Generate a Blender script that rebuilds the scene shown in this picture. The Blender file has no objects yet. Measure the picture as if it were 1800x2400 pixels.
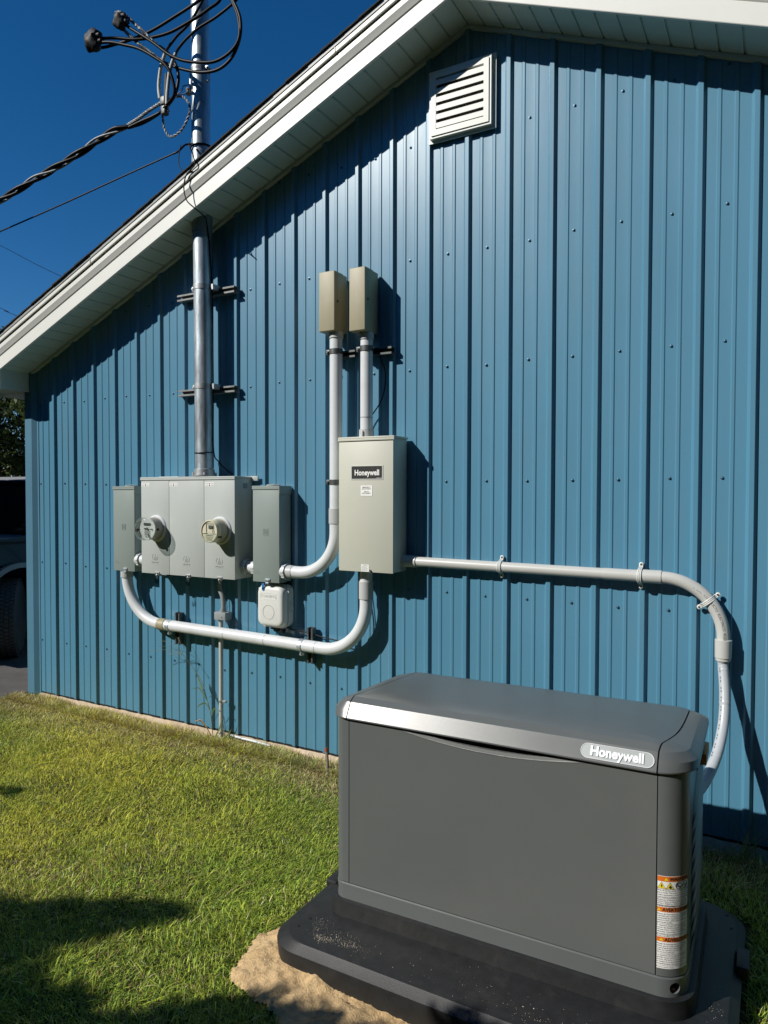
import bpy, bmesh, math, random
import numpy as np
from mathutils import Vector, Matrix, Quaternion
random.seed(7); rng = np.random.default_rng(7)
R_ = math.radians
scene = bpy.context.scene
COL = scene.collection

# ------------------------------------------------------------------ camera
cam_d = bpy.data.cameras.new('camera'); cam = bpy.data.objects.new('camera', cam_d); COL.objects.link(cam)
cam_d.sensor_fit = 'VERTICAL'; cam_d.sensor_height = 36.0; cam_d.lens = 36*1664/2400
cam_d.clip_start = .05; cam_d.clip_end = 3000
yaw, pitch, roll = -.5088, -.0268, .0020
_f = Vector((math.sin(yaw)*math.cos(pitch), math.cos(yaw)*math.cos(pitch), math.sin(pitch)))
_r = Vector((math.cos(yaw), -math.sin(yaw), 0)); _u = _r.cross(_f)
_r2 = _r*math.cos(roll) + _u*math.sin(roll); _u2 = -_r*math.sin(roll) + _u*math.cos(roll)
mw = Matrix((( _r2.x, _u2.x, -_f.x, 5.1408), (_r2.y, _u2.y, -_f.y, -3.5750), (_r2.z, _u2.z, -_f.z, 1.6401), (0,0,0,1)))
cam.matrix_world = mw
scene.camera = cam
scene.render.resolution_x, scene.render.resolution_y = 768, 1024

# ------------------------------------------------------------------ sky, sun, exposure
SUN = Vector((-.80, -1.0, .89)).normalized()          # towards the sun
elev = math.asin(SUN.z); az = math.atan2(SUN.x, SUN.y)
world = bpy.data.worlds.new('World'); scene.world = world; world.use_nodes = True
nt = world.node_tree; nt.nodes.clear()
wo = nt.nodes.new('ShaderNodeOutputWorld'); bg = nt.nodes.new('ShaderNodeBackground'); sk = nt.nodes.new('ShaderNodeTexSky')
sk.sky_type = 'NISHITA'; sk.sun_disc = False; sk.sun_elevation = elev; sk.sun_rotation = az % (2*math.pi)
sk.air_density = 1.0; sk.dust_density = 0.0; sk.ozone_density = 5.0; sk.altitude = 1500
bg.inputs['Strength'].default_value = .050
hs_ = nt.nodes.new('ShaderNodeHueSaturation'); hs_.inputs['Saturation'].default_value = 1.27; hs_.inputs['Value'].default_value = 1.70; nt.links.new(sk.outputs[0], hs_.inputs['Color'])
nt.links.new(hs_.outputs[0], bg.inputs[0]); nt.links.new(bg.outputs[0], wo.inputs[0])
sl = bpy.data.lights.new('sun', 'SUN'); sl.energy = 5.0; sl.angle = R_(.5); sl.color = (1, .955, .88)
so = bpy.data.objects.new('sun', sl); COL.objects.link(so)
so.rotation_euler = SUN.to_track_quat('Z', 'Y').to_euler(); so.location = (-6, -8, 9)
scene.view_settings.view_transform = 'Standard'; scene.view_settings.look = 'None'
scene.view_settings.exposure = 0; scene.view_settings.gamma = 1

# ------------------------------------------------------------------ materials
MATS = {}
def mat(name, col, rough=.5, metal=0., var=.08, scale=6., bump=0., bscale=60., spec=.5, coat=0., stretch=(1,1,1), rvar=0., dirt=None, dscale=3., damt=.0):
    if name in MATS: return MATS[name]
    m = bpy.data.materials.new(name); m.use_nodes = True; t = m.node_tree; n = t.nodes; L = t.links
    b = n['Principled BSDF']
    b.inputs['Roughness'].default_value = rough; b.inputs['Metallic'].default_value = metal
    b.inputs['Specular IOR Level'].default_value = spec; b.inputs['Coat Weight'].default_value = coat
    tc = n.new('ShaderNodeTexCoord'); mp = n.new('ShaderNodeMapping'); mp.inputs['Scale'].default_value = stretch
    L.new(tc.outputs['Object'], mp.inputs[0])
    nz = n.new('ShaderNodeTexNoise'); nz.inputs['Scale'].default_value = scale; nz.inputs['Detail'].default_value = 6; nz.inputs['Roughness'].default_value = .6
    L.new(mp.outputs[0], nz.inputs[0])
    mx = n.new('ShaderNodeMix'); mx.data_type = 'RGBA'
    c = Vector(col[:3])
    mx.inputs[6].default_value = (*[max(0, x*(1-var)) for x in c], 1); mx.inputs[7].default_value = (*[x*(1+var) for x in c], 1)
    mr = n.new('ShaderNodeMapRange'); mr.inputs[1].default_value = .3; mr.inputs[2].default_value = .7
    L.new(nz.outputs['Fac'], mr.inputs[0]); L.new(mr.outputs[0], mx.inputs[0])
    out = mx.outputs[2]
    if dirt:
        n2 = n.new('ShaderNodeTexNoise'); n2.inputs['Scale'].default_value = dscale; n2.inputs['Detail'].default_value = 8; n2.inputs['Roughness'].default_value = .7
        L.new(mp.outputs[0], n2.inputs[0])
        r2 = n.new('ShaderNodeMapRange'); r2.inputs[1].default_value = .52; r2.inputs[2].default_value = .75; r2.inputs[4].default_value = damt
        L.new(n2.outputs['Fac'], r2.inputs[0])
        m2 = n.new('ShaderNodeMix'); m2.data_type = 'RGBA'; m2.inputs[7].default_value = (*dirt, 1)
        L.new(out, m2.inputs[6]); L.new(r2.outputs[0], m2.inputs[0]); out = m2.outputs[2]
    L.new(out, b.inputs['Base Color'])
    if rvar:
        r3 = n.new('ShaderNodeMapRange'); r3.inputs[3].default_value = rough-rvar; r3.inputs[4].default_value = rough+rvar
        L.new(nz.outputs['Fac'], r3.inputs[0]); L.new(r3.outputs[0], b.inputs['Roughness'])
    if bump:
        nb = n.new('ShaderNodeTexNoise'); nb.inputs['Scale'].default_value = bscale; nb.inputs['Detail'].default_value = 5
        L.new(mp.outputs[0], nb.inputs[0])
        bp = n.new('ShaderNodeBump'); bp.inputs['Strength'].default_value = 1; bp.inputs['Distance'].default_value = bump
        L.new(nb.outputs['Fac'], bp.inputs['Height']); L.new(bp.outputs[0], b.inputs['Normal'])
    MATS[name] = m; return m

M_SIDE = mat('blue_steel', (.080, .230, .345), .31, 0, .07, 1.2, .0014, 2.6, .8, stretch=(1,1,.35), rvar=.05, dirt=(.14,.2,.23), dscale=5, damt=.22)
M_TRIMB = mat('blue_trim', (.075, .195, .285), .42, 0, .06, 2)
M_SCREW = mat('screw_paint', (.05, .13, .2), .35, .4)
M_WHITE = mat('white_vinyl', (.74, .755, .71), .42, 0, .03, 3, rvar=.05, dirt=(.55,.55,.5), dscale=6, damt=.25)
M_SOFF = mat('soffit_vinyl', (.56, .62, .56), .5, 0, .03, 3)
M_DRIP = mat('drip_edge', (.36, .37, .35), .45, 0, .05, 5)
M_SHING = mat('shingle', (.035, .034, .033), .95, 0, .4, 60, .002, 150)
M_CONC = mat('foundation', (.52, .42, .31), .95, 0, .2, 14, .004, 60)
M_GALV = mat('galvanised', (.44, .50, .54), .44, .62, .45, 16, .0010, 50, stretch=(1,1,.25), rvar=.15, dirt=(.16,.19,.2), dscale=40, damt=.5)
M_GALVD = mat('galvanised_dull', (.40, .42, .43), .5, .7, .2, 30)
M_DARKST = mat('dark_strut', (.10, .11, .11), .5, .6, .2, 30)
M_CAB = mat('cabinet_grey', (.44, .48, .465), .42, 0, .03, 3, .0001, 200, rvar=.04, stretch=(1,1,.3), dirt=(.32,.34,.32), dscale=5, damt=.18)
M_DISC = mat('disconnect_grey', (.235, .285, .27), .45, 0, .04, 3, stretch=(1,1,.3))
M_TS = mat('switch_beige', (.52, .53, .455), .45, 0, .03, 3, .0001, 250)
M_TAN = mat('tan_box', (.34, .31, .205), .5, 0, .12, 6, stretch=(1,1,.4), dirt=(.22,.2,.14), dscale=4, damt=.3)
M_PVC = mat('pvc_grey', (.64, .67, .69), .38, 0, .05, 5, dirt=(.4,.4,.38), dscale=8, damt=.3)
M_PVC2 = mat('pvc_warm', (.50, .51, .49), .36, 0, .04, 4)
M_PVCN = mat('pvc_fitting', (.46, .48, .48), .45, 0, .04, 5)
M_BLACKP = mat('black_rubber', (.010, .010, .011), .62, 0, .2, 10)
M_CABLE = mat('cable_jacket', (.005, .005, .006), .45, 0, .2, 10, spec=.18)
M_ALU = mat('aluminium_wire', (.26, .27, .28), .6, .3, .3, 60)
M_TELE = mat('telecom_plastic', (.66, .675, .65), .45, 0, .03, 4)
M_BLUETAG = mat('blue_tag', (.01, .16, .45), .5)
M_STICK = mat('white_sticker', (.86, .87, .85), .5, 0, .02)
M_BLACKI = mat('black_ink', (.02, .022, .022), .6)
M_GREYI = mat('grey_ink', (.12, .14, .13), .6)
M_ORANGE = mat('label_orange', (.72, .17, .015), .5, 0, .03)
M_YELLOW = mat('label_yellow', (.8, .62, .03), .5, 0, .03)
M_REDD = mat('rust_cap', (.25, .07, .03), .7)
M_GENL = mat('generator_paint', (.112, .123, .123), .33, 0, .03, 2, .00012, 900, spec=.62, rvar=.07, dirt=(.15,.16,.155), dscale=4, damt=.15)
M_GEND = mat('generator_door', (.108, .117, .115), .40, 0, .05, 1.3, .00010, 900, rvar=.07, dirt=(.135,.14,.132), dscale=3, damt=.35)
M_DARK = mat('dark_void', (.006, .006, .006), .8)
M_PAD = mat('pad_plastic', (.013, .014, .015), .55, 0, .3, 25, .0006, 300, dirt=(.07,.066,.06), dscale=9, damt=.3)
M_CHROME = mat('badge_chrome', (.86, .88, .90), .3, .15)
M_BADGE = mat('badge_plate', (.33, .36, .36), .42, .1)
M_OPOLY = mat('orange_plastic', (.55, .2, .02), .5)
M_TERM = mat('meter_beige', (.60, .58, .44), .4, 0, .03)
M_METGR = mat('meter_body_grey', (.30, .30, .27), .45)
M_LCD = mat('lcd', (.09, .1, .09), .3)
M_PIPEG = mat('ground_pipe', (.50, .50, .48), .45, .1, .06, 12)
M_GBOX = mat('ground_box', (.26, .29, .30), .45)
M_CARB = mat('car_paint', (.008, .014, .028), .3, 0, .03, 2, coat=.3)
M_TIRE = mat('tyre_rubber', (.07, .07, .068), .75, 0, .2, 20)
M_FLARE = mat('flare_grey', (.30, .32, .33), .5)
M_CARG = mat('car_glass', (.004, .006, .008), .12, 0, .02, spec=.25)
M_STEM = mat('dry_stalk', (.16, .17, .08), .7)
M_BARK = mat('bark', (.10, .075, .05), .9, 0, .3, 12, .006, 30)
M_SHED = mat('shed_wall', (.3, .3, .28), .8)
M_SHEDR = mat('shed_roof', (.34, .35, .36), .5)

def glass(name, col=(.95, .97, .97), rough=.03):
    m = bpy.data.materials.new(name); m.use_nodes = True; t = m.node_tree; n = t.nodes; n.clear()
    o = n.new('ShaderNodeOutputMaterial'); tr = n.new('ShaderNodeBsdfTransparent'); tr.inputs[0].default_value = (*col, 1)
    gl = n.new('ShaderNodeBsdfGlossy'); gl.inputs['Roughness'].default_value = rough; lw = n.new('ShaderNodeLayerWeight'); lw.inputs[0].default_value = .18; fr = n.new('ShaderNodeMapRange'); fr.inputs[3].default_value = .05; fr.inputs[4].default_value = .55; t.links.new(lw.outputs['Facing'], fr.inputs[0])
    mx_ = n.new('ShaderNodeMixShader'); t.links.new(fr.outputs[0], mx_.inputs[0]); t.links.new(tr.outputs[0], mx_.inputs[1]); t.links.new(gl.outputs[0], mx_.inputs[2]); t.links.new(mx_.outputs[0], o.inputs[0])
    return m
M_GLASS = glass('clear_cover')

def ground_mat(name, c1, c2, c3, s1, s2, bump, bs, rough=.95):
    m = bpy.data.materials.new(name); m.use_nodes = True; t = m.node_tree; n = t.nodes; L = t.links; b = n['Principled BSDF']
    b.inputs['Roughness'].default_value = rough; b.inputs['Specular IOR Level'].default_value = .2
    tc = n.new('ShaderNodeTexCoord')
    def nz(s, d=8, r=.65):
        k = n.new('ShaderNodeTexNoise'); k.inputs['Scale'].default_value = s; k.inputs['Detail'].default_value = d; k.inputs['Roughness'].default_value = r
        L.new(tc.outputs['Object'], k.inputs[0]); return k
    a, d = nz(s1), nz(s2)
    m1 = n.new('ShaderNodeMix'); m1.data_type = 'RGBA'; m1.inputs[6].default_value = (*c1, 1); m1.inputs[7].default_value = (*c2, 1)
    r1 = n.new('ShaderNodeMapRange'); r1.inputs[1].default_value = .35; r1.inputs[2].default_value = .65; L.new(a.outputs[0], r1.inputs[0]); L.new(r1.outputs[0], m1.inputs[0])
    m2 = n.new('ShaderNodeMix'); m2.data_type = 'RGBA'; m2.inputs[7].default_value = (*c3, 1); L.new(m1.outputs[2], m2.inputs[6])
    r2 = n.new('ShaderNodeMapRange'); r2.inputs[1].default_value = .5; r2.inputs[2].default_value = .7; L.new(d.outputs[0], r2.inputs[0]); L.new(r2.outputs[0], m2.inputs[0])
    L.new(m2.outputs[2], b.inputs['Base Color'])
    nb = nz(bs, 6); bp = n.new('ShaderNodeBump'); bp.inputs['Strength'].default_value = 1; bp.inputs['Distance'].default_value = bump
    L.new(nb.outputs[0], bp.inputs['Height']); L.new(bp.outputs[0], b.inputs['Normal'])
    return m
M_SOIL = ground_mat('lawn_soil', (.03, .036, .012), (.06, .05, .025), (.016, .02, .007), 6, 30, .01, 60)
M_ASPH = ground_mat('asphalt', (.11, .105, .10), (.15, .145, .14), (.07, .07, .068), 3, 160, .004, 260, .85)
M_SAND = ground_mat('sand', (.60, .42, .215), (.68, .49, .27), (.40, .27, .14), 8, 45, .007, 150)

def vcol_mat(name, rough=.55, trans=.25):
    m = bpy.data.materials.new(name); m.use_nodes = True; t = m.node_tree; n = t.nodes; L = t.links; b = n['Principled BSDF']
    a = n.new('ShaderNodeAttribute'); a.attribute_name = 'tint'
    b.inputs['Roughness'].default_value = rough; b.inputs['Specular IOR Level'].default_value = .35
    L.new(a.outputs['Color'], b.inputs['Base Color'])
    tr = n.new('ShaderNodeBsdfTranslucent'); L.new(a.outputs['Color'], tr.inputs[0])
    ms = n.new('ShaderNodeMixShader'); ms.inputs[0].default_value = trans
    L.new(b.outputs[0], ms.inputs[1]); L.new(tr.outputs[0], ms.inputs[2])
    L.new(ms.outputs[0], n['Material Output'].inputs[0])
    return m
M_GRASS = vcol_mat('grass_blade'); M_LEAF = vcol_mat('leaf', .5, .3)

# ------------------------------------------------------------------ object helpers
def tag(o, label=None, cat=None, group=None, kind=None):
    if label: o['label'] = label
    if cat: o['category'] = cat
    if group: o['group'] = group
    if kind: o['kind'] = kind
    return o
def thing(name, label, cat, loc=(0,0,0), rz=0, group=None):
    o = bpy.data.objects.new(name, None); o.empty_display_size = .1; COL.objects.link(o)
    o.location = loc; o.rotation_euler = (0,0,rz)
    return tag(o, label, cat, group)
def root_of(o):
    while o.parent: o = o.parent
    return o
def catmull(pts, n=8, closed=False):
    P = [Vector(p) for p in pts]; out = []
    if len(P) < 3: return P
    N = len(P)
    for i in range(N if closed else N-1):
        if closed: p0,p1,p2,p3 = P[i-1],P[i],P[(i+1)%N],P[(i+2)%N]
        else: p1,p2 = P[i],P[i+1]; p0 = P[i-1] if i else p1*2-p2; p3 = P[i+2] if i+2 < N else p2*2-p1
        for k in range(n):
            t = k/n
            out.append(.5*((2*p1)+(p2-p0)*t+(2*p0-5*p1+4*p2-p3)*t*t+(3*p1-p0-3*p2+p3)*t**3))
    if not closed: out.append(P[-1])
    return out
def fillet(pts, rad, n=14):
    P = [Vector(p) for p in pts]; out = [P[0]]
    for i in range(1, len(P)-1):
        r = rad[i-1] if isinstance(rad, (list, tuple)) else rad
        a = (P[i-1]-P[i]).normalized(); b = (P[i+1]-P[i]).normalized(); ang = a.angle(b)
        d = r/math.tan(ang/2); s = P[i]+a*d; e = P[i]+b*d
        c = P[i] + (a+b).normalized()*(r/math.sin(ang/2))
        v0 = s-c; tot = math.pi-ang; ax = v0.cross(e-c).normalized()
        for k in range(n+1): out.append(c + Quaternion(ax, tot*k/n) @ v0)
    out.append(P[-1]); return out

class MB:
    def __init__(s): s.v = []; s.f = []
    def add(s, v, f): o = len(s.v); s.v += [tuple(p) for p in v]; s.f += [tuple(i+o for i in q) for q in f]; return s
    def box(s, x0,x1,y0,y1,z0,z1, bev=0, seg=2, M=None):
        bm = bmesh.new(); bmesh.ops.create_cube(bm, size=1)
        for v in bm.verts: v.co = Vector((x0+(v.co.x+.5)*(x1-x0), y0+(v.co.y+.5)*(y1-y0), z0+(v.co.z+.5)*(z1-z0)))
        if bev: bmesh.ops.bevel(bm, geom=bm.edges[:], offset=bev, segments=seg, profile=.5, affect='EDGES')
        return s.bm(bm, M)
    def bm(s, bm, M=None):
        bm.verts.ensure_lookup_table()
        if M is not None: bmesh.ops.transform(bm, matrix=M, verts=bm.verts)
        s.add([v.co.copy() for v in bm.verts], [[v.index for v in f.verts] for f in bm.faces]); bm.free(); return s
    def tube(s, pts, r, seg=16, caps=True, closed=False, rfun=None):
        P = [Vector(p) for p in pts]; n = len(P); T = []
        for i in range(n):
            a = P[i-1] if (i or closed) else P[i]; b = P[(i+1)%n] if (i < n-1 or closed) else P[i]
            T.append((b-a).normalized())
        up = Vector((0,0,1)) if abs(T[0].z) < .9 else Vector((1,0,0))
        N = (up - T[0]*up.dot(T[0])).normalized(); vs = []
        for i in range(n):
            if i:
                q = T[i-1].rotation_difference(T[i]); N = q @ N; N = (N - T[i]*N.dot(T[i])).normalized()
            B = T[i].cross(N); rr = rfun(i/(n-1)) if rfun else r
            for k in range(seg):
                a = 2*math.pi*k/seg; vs.append(P[i] + (N*math.cos(a)+B*math.sin(a))*rr)
        fs = []
        for i in range(n if closed else n-1):
            j = (i+1) % n
            for k in range(seg): fs.append((i*seg+k, i*seg+(k+1)%seg, j*seg+(k+1)%seg, j*seg+k))
        if caps and not closed: fs.append(tuple(range(seg-1,-1,-1))); fs.append(tuple((n-1)*seg+k for k in range(seg)))
        return s.add(vs, fs)
    def cyl(s, a, b, r, seg=20, r2=None):
        a, b = Vector(a), Vector(b)
        return s.tube([a, b], r, seg, rfun=(lambda t: r+(r2-r)*t) if r2 is not None else None)
    def lathe(s, org, ax, prof, seg=32, cap0=True, cap1=True):
        org = Vector(org); ax = Vector(ax).normalized(); up = Vector((0,0,1)) if abs(ax.z) < .9 else Vector((1,0,0))
        N = (up-ax*up.dot(ax)).normalized(); B = ax.cross(N); vs = []; fs = []
        for (d, r) in prof:
            for k in range(seg):
                a = 2*math.pi*k/seg; vs.append(org+ax*d+(N*math.cos(a)+B*math.sin(a))*r)
        m = len(prof)
        for i in range(m-1):
            for k in range(seg): fs.append((i*seg+k, i*seg+(k+1)%seg, (i+1)*seg+(k+1)%seg, (i+1)*seg+k))
        if cap0: fs.append(tuple(range(seg-1,-1,-1)))
        if cap1: fs.append(tuple((m-1)*seg+k for k in range(seg)))
        return s.add(vs, fs)
    def prism(s, poly, a, b, f):      # poly 2d, f(u,v,w)->xyz
        n = len(poly); vs = [f(u,v,a) for u,v in poly]+[f(u,v,b) for u,v in poly]
        fs = [tuple(range(n-1,-1,-1)), tuple(range(n,2*n))]+[(i,(i+1)%n,n+(i+1)%n,n+i) for i in range(n)]
        return s.add(vs, fs)
    def extr(s, prof, path):          # open profile rows: list of point lists with equal length
        n = len(path[0]); o = []
        for row in path: o += row
        fs = [(i*n+k, i*n+k+1, (i+1)*n+k+1, (i+1)*n+k) for i in range(len(path)-1) for k in range(n-1)]
        return s.add(o, fs)
    def build(s, name, m, parent=None, smooth=30, local=False, normals=True):
        me = bpy.data.meshes.new(name); off = Vector((0,0,0))
        if parent is not None and not local: off = root_of(parent).location
        if parent is None:
            a = np.array(s.v); off = Vector(((a[:,0].min()+a[:,0].max())/2, (a[:,1].min()+a[:,1].max())/2, a[:,2].min()))
        me.from_pydata([(p[0]-off.x, p[1]-off.y, p[2]-off.z) for p in s.v], [], s.f)
        if normals:
            bm = bmesh.new(); bm.from_mesh(me); bmesh.ops.recalc_face_normals(bm, faces=bm.faces); bm.to_mesh(me); bm.free()
        me.materials.append(m)
        if smooth:
            me.polygons.foreach_set('use_smooth', [True]*len(me.polygons)); me.set_sharp_from_angle(angle=R_(smooth))
        o = bpy.data.objects.new(name, me); COL.objects.link(o)
        if parent is not None: o.parent = parent
        else: o.location = off
        return o
def textmesh(txt, size, bold=.0, ext=0., align='CENTER', xs=1.0, space=1.0):
    cu = bpy.data.curves.new('t', 'FONT'); cu.body = txt; cu.size = size; cu.offset = bold; cu.extrude = ext
    cu.align_x = align; cu.align_y = 'CENTER'; cu.resolution_u = 3; cu.space_character = space
    o = bpy.data.objects.new('t', cu); COL.objects.link(o); dg = bpy.context.evaluated_depsgraph_get(); dg.update()
    me = bpy.data.meshes.new_from_object(o.evaluated_get(dg)); vs = [(v.co.x*xs, v.co.y, v.co.z) for v in me.vertices]; fs = [tuple(p.vertices) for p in me.polygons]
    bpy.data.objects.remove(o); bpy.data.curves.remove(cu); bpy.data.meshes.remove(me)
    return vs, fs
def text_on_wall(mb, txt, size, x, y, z, **k):     # reads on a face that looks to -Y
    vs, fs = textmesh(txt, size, **k); mb.add([(x+a, y-c, z+b) for a,b,c in vs], fs)
def copy_tree(o, parent=None):
    c = o.copy(); COL.objects.link(c)
    if parent is not None: c.parent = parent
    for ch in list(o.children): copy_tree(ch, c)
    return c
def fixed_tubes_helix(): pass

# ================================================================== GROUND
def sm(a, b, x): t = np.clip((x-a)/(b-a), 0, 1); return t*t*(3-2*t)
def H(x, y):
    h = -.06*sm(.35, 1.7, -y) + .012*np.sin(x*2.3+1)*np.sin(y*2.9+.4)*sm(.1,.5,-y) + .006*np.sin(x*7.1+y*3)*np.sin(y*8.3-x*2)*sm(.05,.3,-y)
    h = np.where(y > 0, 0*h, h)
    return h*sm(-40, -4, -np.abs(x)) - .01
def grid(name, xs, ys, hf, m, mask=None, kind='structure'):
    X, Y = np.meshgrid(xs, ys); Z = hf(X, Y); n, k = X.shape
    vs = np.stack([X, Y, Z], -1).reshape(-1, 3); idx = np.arange(n*k).reshape(n, k)
    q = np.stack([idx[:-1,:-1], idx[:-1,1:], idx[1:,1:], idx[1:,:-1]], -1).reshape(-1, 4)
    if mask is not None:
        c = vs[q].mean(1); q = q[mask(c[:,0], c[:,1])]
    me = bpy.data.meshes.new(name); me.from_pydata(vs.tolist(), [], q.tolist()); me.materials.append(m)
    me.polygons.foreach_set('use_smooth', [True]*len(me.polygons))
    o = bpy.data.objects.new(name, me); COL.objects.link(o)
    if kind: o['kind'] = kind
    return o
far = [-900, -400, -150, -60, -25, -12]
xs = np.array(far + list(np.arange(-7, 9.01, .06)) + [12, 25, 60, 150, 400, 900])
ys = np.array([-900, -400, -150, -60, -25, -12] + list(np.arange(-7, .4, .05)) + [1, 3, 8, 25, 60, 150, 400, 900])
grid('ground', xs, ys, lambda x, y: H(x, y), M_SOIL)
AX = -.25
def asph_edge(y): return AX + .02*np.sin(y*9) - .75*sm(.15, 1.6, -y)
xa = np.array([-60, -30, -15, -8, -5, -3.5] + list(np.linspace(-3, -.26, 30)))
ya = np.array([-12, -6] + list(np.linspace(-3, .6, 50)) + [2, 5, 9, 14, 20])
grid('asphalt', xa, ya, lambda x, y: H(np.minimum(x, asph_edge(y)), y)+.006, M_ASPH, mask=lambda x, y: x < asph_edge(y))

# ================================================================== BUILDING
PX, PZ = 3.66, 4.122; SLP = .4160; X0, X1 = -.105, 7.42; D = .262
def gz(x): return PZ - abs(x-PX)*SLP
BL = thing('metal_building', 'blue ribbed steel gabled building with white rake trim and fascia', 'building', (PX, 5, 0))
# ribbed siding, front gable
def siding_profile(x0, x1):
    pr = []; k = 0
    kk = int(math.floor(x0/.2286))-1
    while True:
        c = kk*.2286
        if c > x1+.3: break
        for dx, y in ((-.0235,0),(-.0215,-.0016),(-.0115,-.0175),(-.0095,-.019),(.0095,-.019),(.0115,-.0175),(.0215,-.0016),(.0235,0)):
            pr.append((c+dx, y))
        for mc in (.333, .645):
            b = c+mc*.2286
            for dx, y in ((-.011,0),(-.006,-.0040),(.006,-.0040),(.011,0)): pr.append((b+dx, y))
            if mc == .333: pr.append((c+.49*.2286, .0004))
        kk += 1
    pr = [p for p in pr if x0 < p[0] < x1]
    return [(x0, 0)]+pr+[(x1, 0)]
pr = siding_profile(.03, X1-.1)
pk = min(range(len(pr)), key=lambda i: abs(pr[i][0]-PX)); 
mb = MB(); rows = []
ZR = [0, .12, .25, .4, .55, .7, .85, 1.0]
irr = random.Random(3)
wob = {}
for i, (x, y) in enumerate(pr):
    top = gz(x)+.004
    rows.append([(x, y - .0012*math.sin(x*1.9+zf*7)*math.sin(zf*math.pi)*(1 if abs(y)<.001 else .3), .06+(top-.06)*zf) for zf in ZR])
mb.extr(None, rows); mb.build('siding', M_SIDE, BL, smooth=20)
mb = MB(); mb.box(.03, X1-.1, .0, .012, .045, .0585); mb.build('dark_gap_strip', M_DARK, BL, 0)  # near-black strip painted for the shaded gap under the siding
# sheet laps: a fine second edge on every fourth rib
mb = MB()
for k in range(2, 32, 4):
    c = k*.2286
    mb.add([(c+.0118,-.0183,.06),(c+.0228,-.0022,.06),(c+.0228,-.0022,gz(c)),(c+.0118,-.0183,gz(c))], [(0,1,2,3)])
mb.build('sheet_lap', M_TRIMB, BL, 0)
# corner trims
for sx, xc in ((1, X0), (-1, X1)):
    mb = MB(); P = [(0,.3),(0,-.027),(.082,-.027),(.118,-.004),(.1345,-.004),(.1355,.004)]
    mb.extr(None, [[(xc+sx*u, v, z) for u, v in P] for z in (.035, gz(xc+sx*.07)+.03)]); mb.build('corner_trim', M_TRIMB, BL, 20)
# other walls, inner core
mb = MB()
mb.add([(X0,.02,.05),(X0,12,.05),(X0,12,gz(X0)),(X0,.02,gz(X0))], [(0,1,2,3)])
mb.add([(X1,.02,.05),(X1,12,.05),(X1,12,gz(X1)),(X1,.02,gz(X1))], [(0,1,2,3)])
mb.add([(X0,12,.05),(X1,12,.05),(X1,12,gz(X1)),(PX,12,PZ),(X0,12,gz(X0))], [(0,1,2,3,4)])
mb.build('rear_walls', M_SIDE, BL, 0)
mb = MB()
pts = []
NF = 160
top = [(X0+.01+(X1-X0-.02)*i/NF, -.002+.004*random.random(), .045+.004*random.random()) for i in range(NF+1)]
mid = [(p[0], -.006-.008*random.random(), .02+.012*random.random()) for p in top]; bot = [(p[0], -.018-.012*random.random(), -.08) for p in top]; bk = [(p[0], .2, p[2]) for p in top]
mb.extr(None, [bk, top, mid, bot]); mb.build('foundation', M_CONC, BL, 40)
# screws
rowsz = [(.471,1),(1.0888,1),(1.7069,1),(2.325,1),(2.943,1),(3.561,1),(4.179,1)]
sb = MB(); sb.lathe((0,0,0), (0,-1,0), [(0,.0078),(.0012,.0078),(.0016,.0050),(.0055,.0045),(.0062,.003)], 10)
scr = sb.build('screw', M_SCREW, BL, 40, local=True)
hide = [(.96,2.65,1.05,1.8),(2.9,3.36,1.15,2.0),(1.75,1.98,1.7,4),(3.42,3.84,3.5,3.95),(2.78,3.18,2.5,2.95)]
cnt = 0; first = True
for (z, _) in rowsz:
    for k in range(0, 22):
        x = (k+.485)*.2286 + irr.uniform(-.004, .004) - (.06 if k == 0 else 0); zz = z + irr.uniform(-.008, .008)
        if zz > gz(x)-.03 or any(a < x < b and c < zz < d for a, b, c, d in hide) or (z < .6 and x > 3.1): continue
        o = scr if first else scr.copy()
        if not first: COL.objects.link(o); o.parent = BL
        first = False; cnt += 1
        o.location = Vector((x, -.0006, zz)) - BL.location; o.rotation_euler = (0, irr.uniform(0,3), 0)
        if cnt >= 99: break
# soffit with grooves (coplanar with the slope), both sides
def soffit(sgn, xa, xb, name):
    mb = MB(); rows = []; x = xa; p = .1015
    L = []; 
    n = int(abs(xb-xa)/p)+1
    for i in range(n+1):
        c = xa + (xb-xa)/abs(xb-xa)*p*i
        for d, h in ((-.0055,0),(-.003,.011),(.003,.011),(.0055,0)):
            xx = c+d*(1 if xb > xa else -1)
            L.append((xx, h))
    L = [q for q in L if min(xa,xb) <= q[0] <= max(xa,xb)]
    rows = [[(xx, yy, gz(xx)+h) for yy in (.0, -D)] for xx, h in L]
    mb.extr(None, rows); return mb.build(name, M_SOFF, BL, 10)
soffit(1, -.5, PX, 'soffit'); soffit(-1, X1+.4, PX, 'soffit')
# vent holes of the perforated soffit board on the right slope and J trim along the wall
mb = MB()
for a, b in ((-.06, PX), (PX, X1+.06)):
    mb.add([(x, y, gz(x)+dz) for x in (a, b) for (y, dz) in ((-.002,-.022),(-.026,-.022),(-.026,-.002),(-.002,-.002))], [(0,1,5,4),(1,2,6,5),(2,3,7,6),(3,0,4,7)])
mb.build('soffit_trim', M_SOFF, BL, 0)
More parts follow.
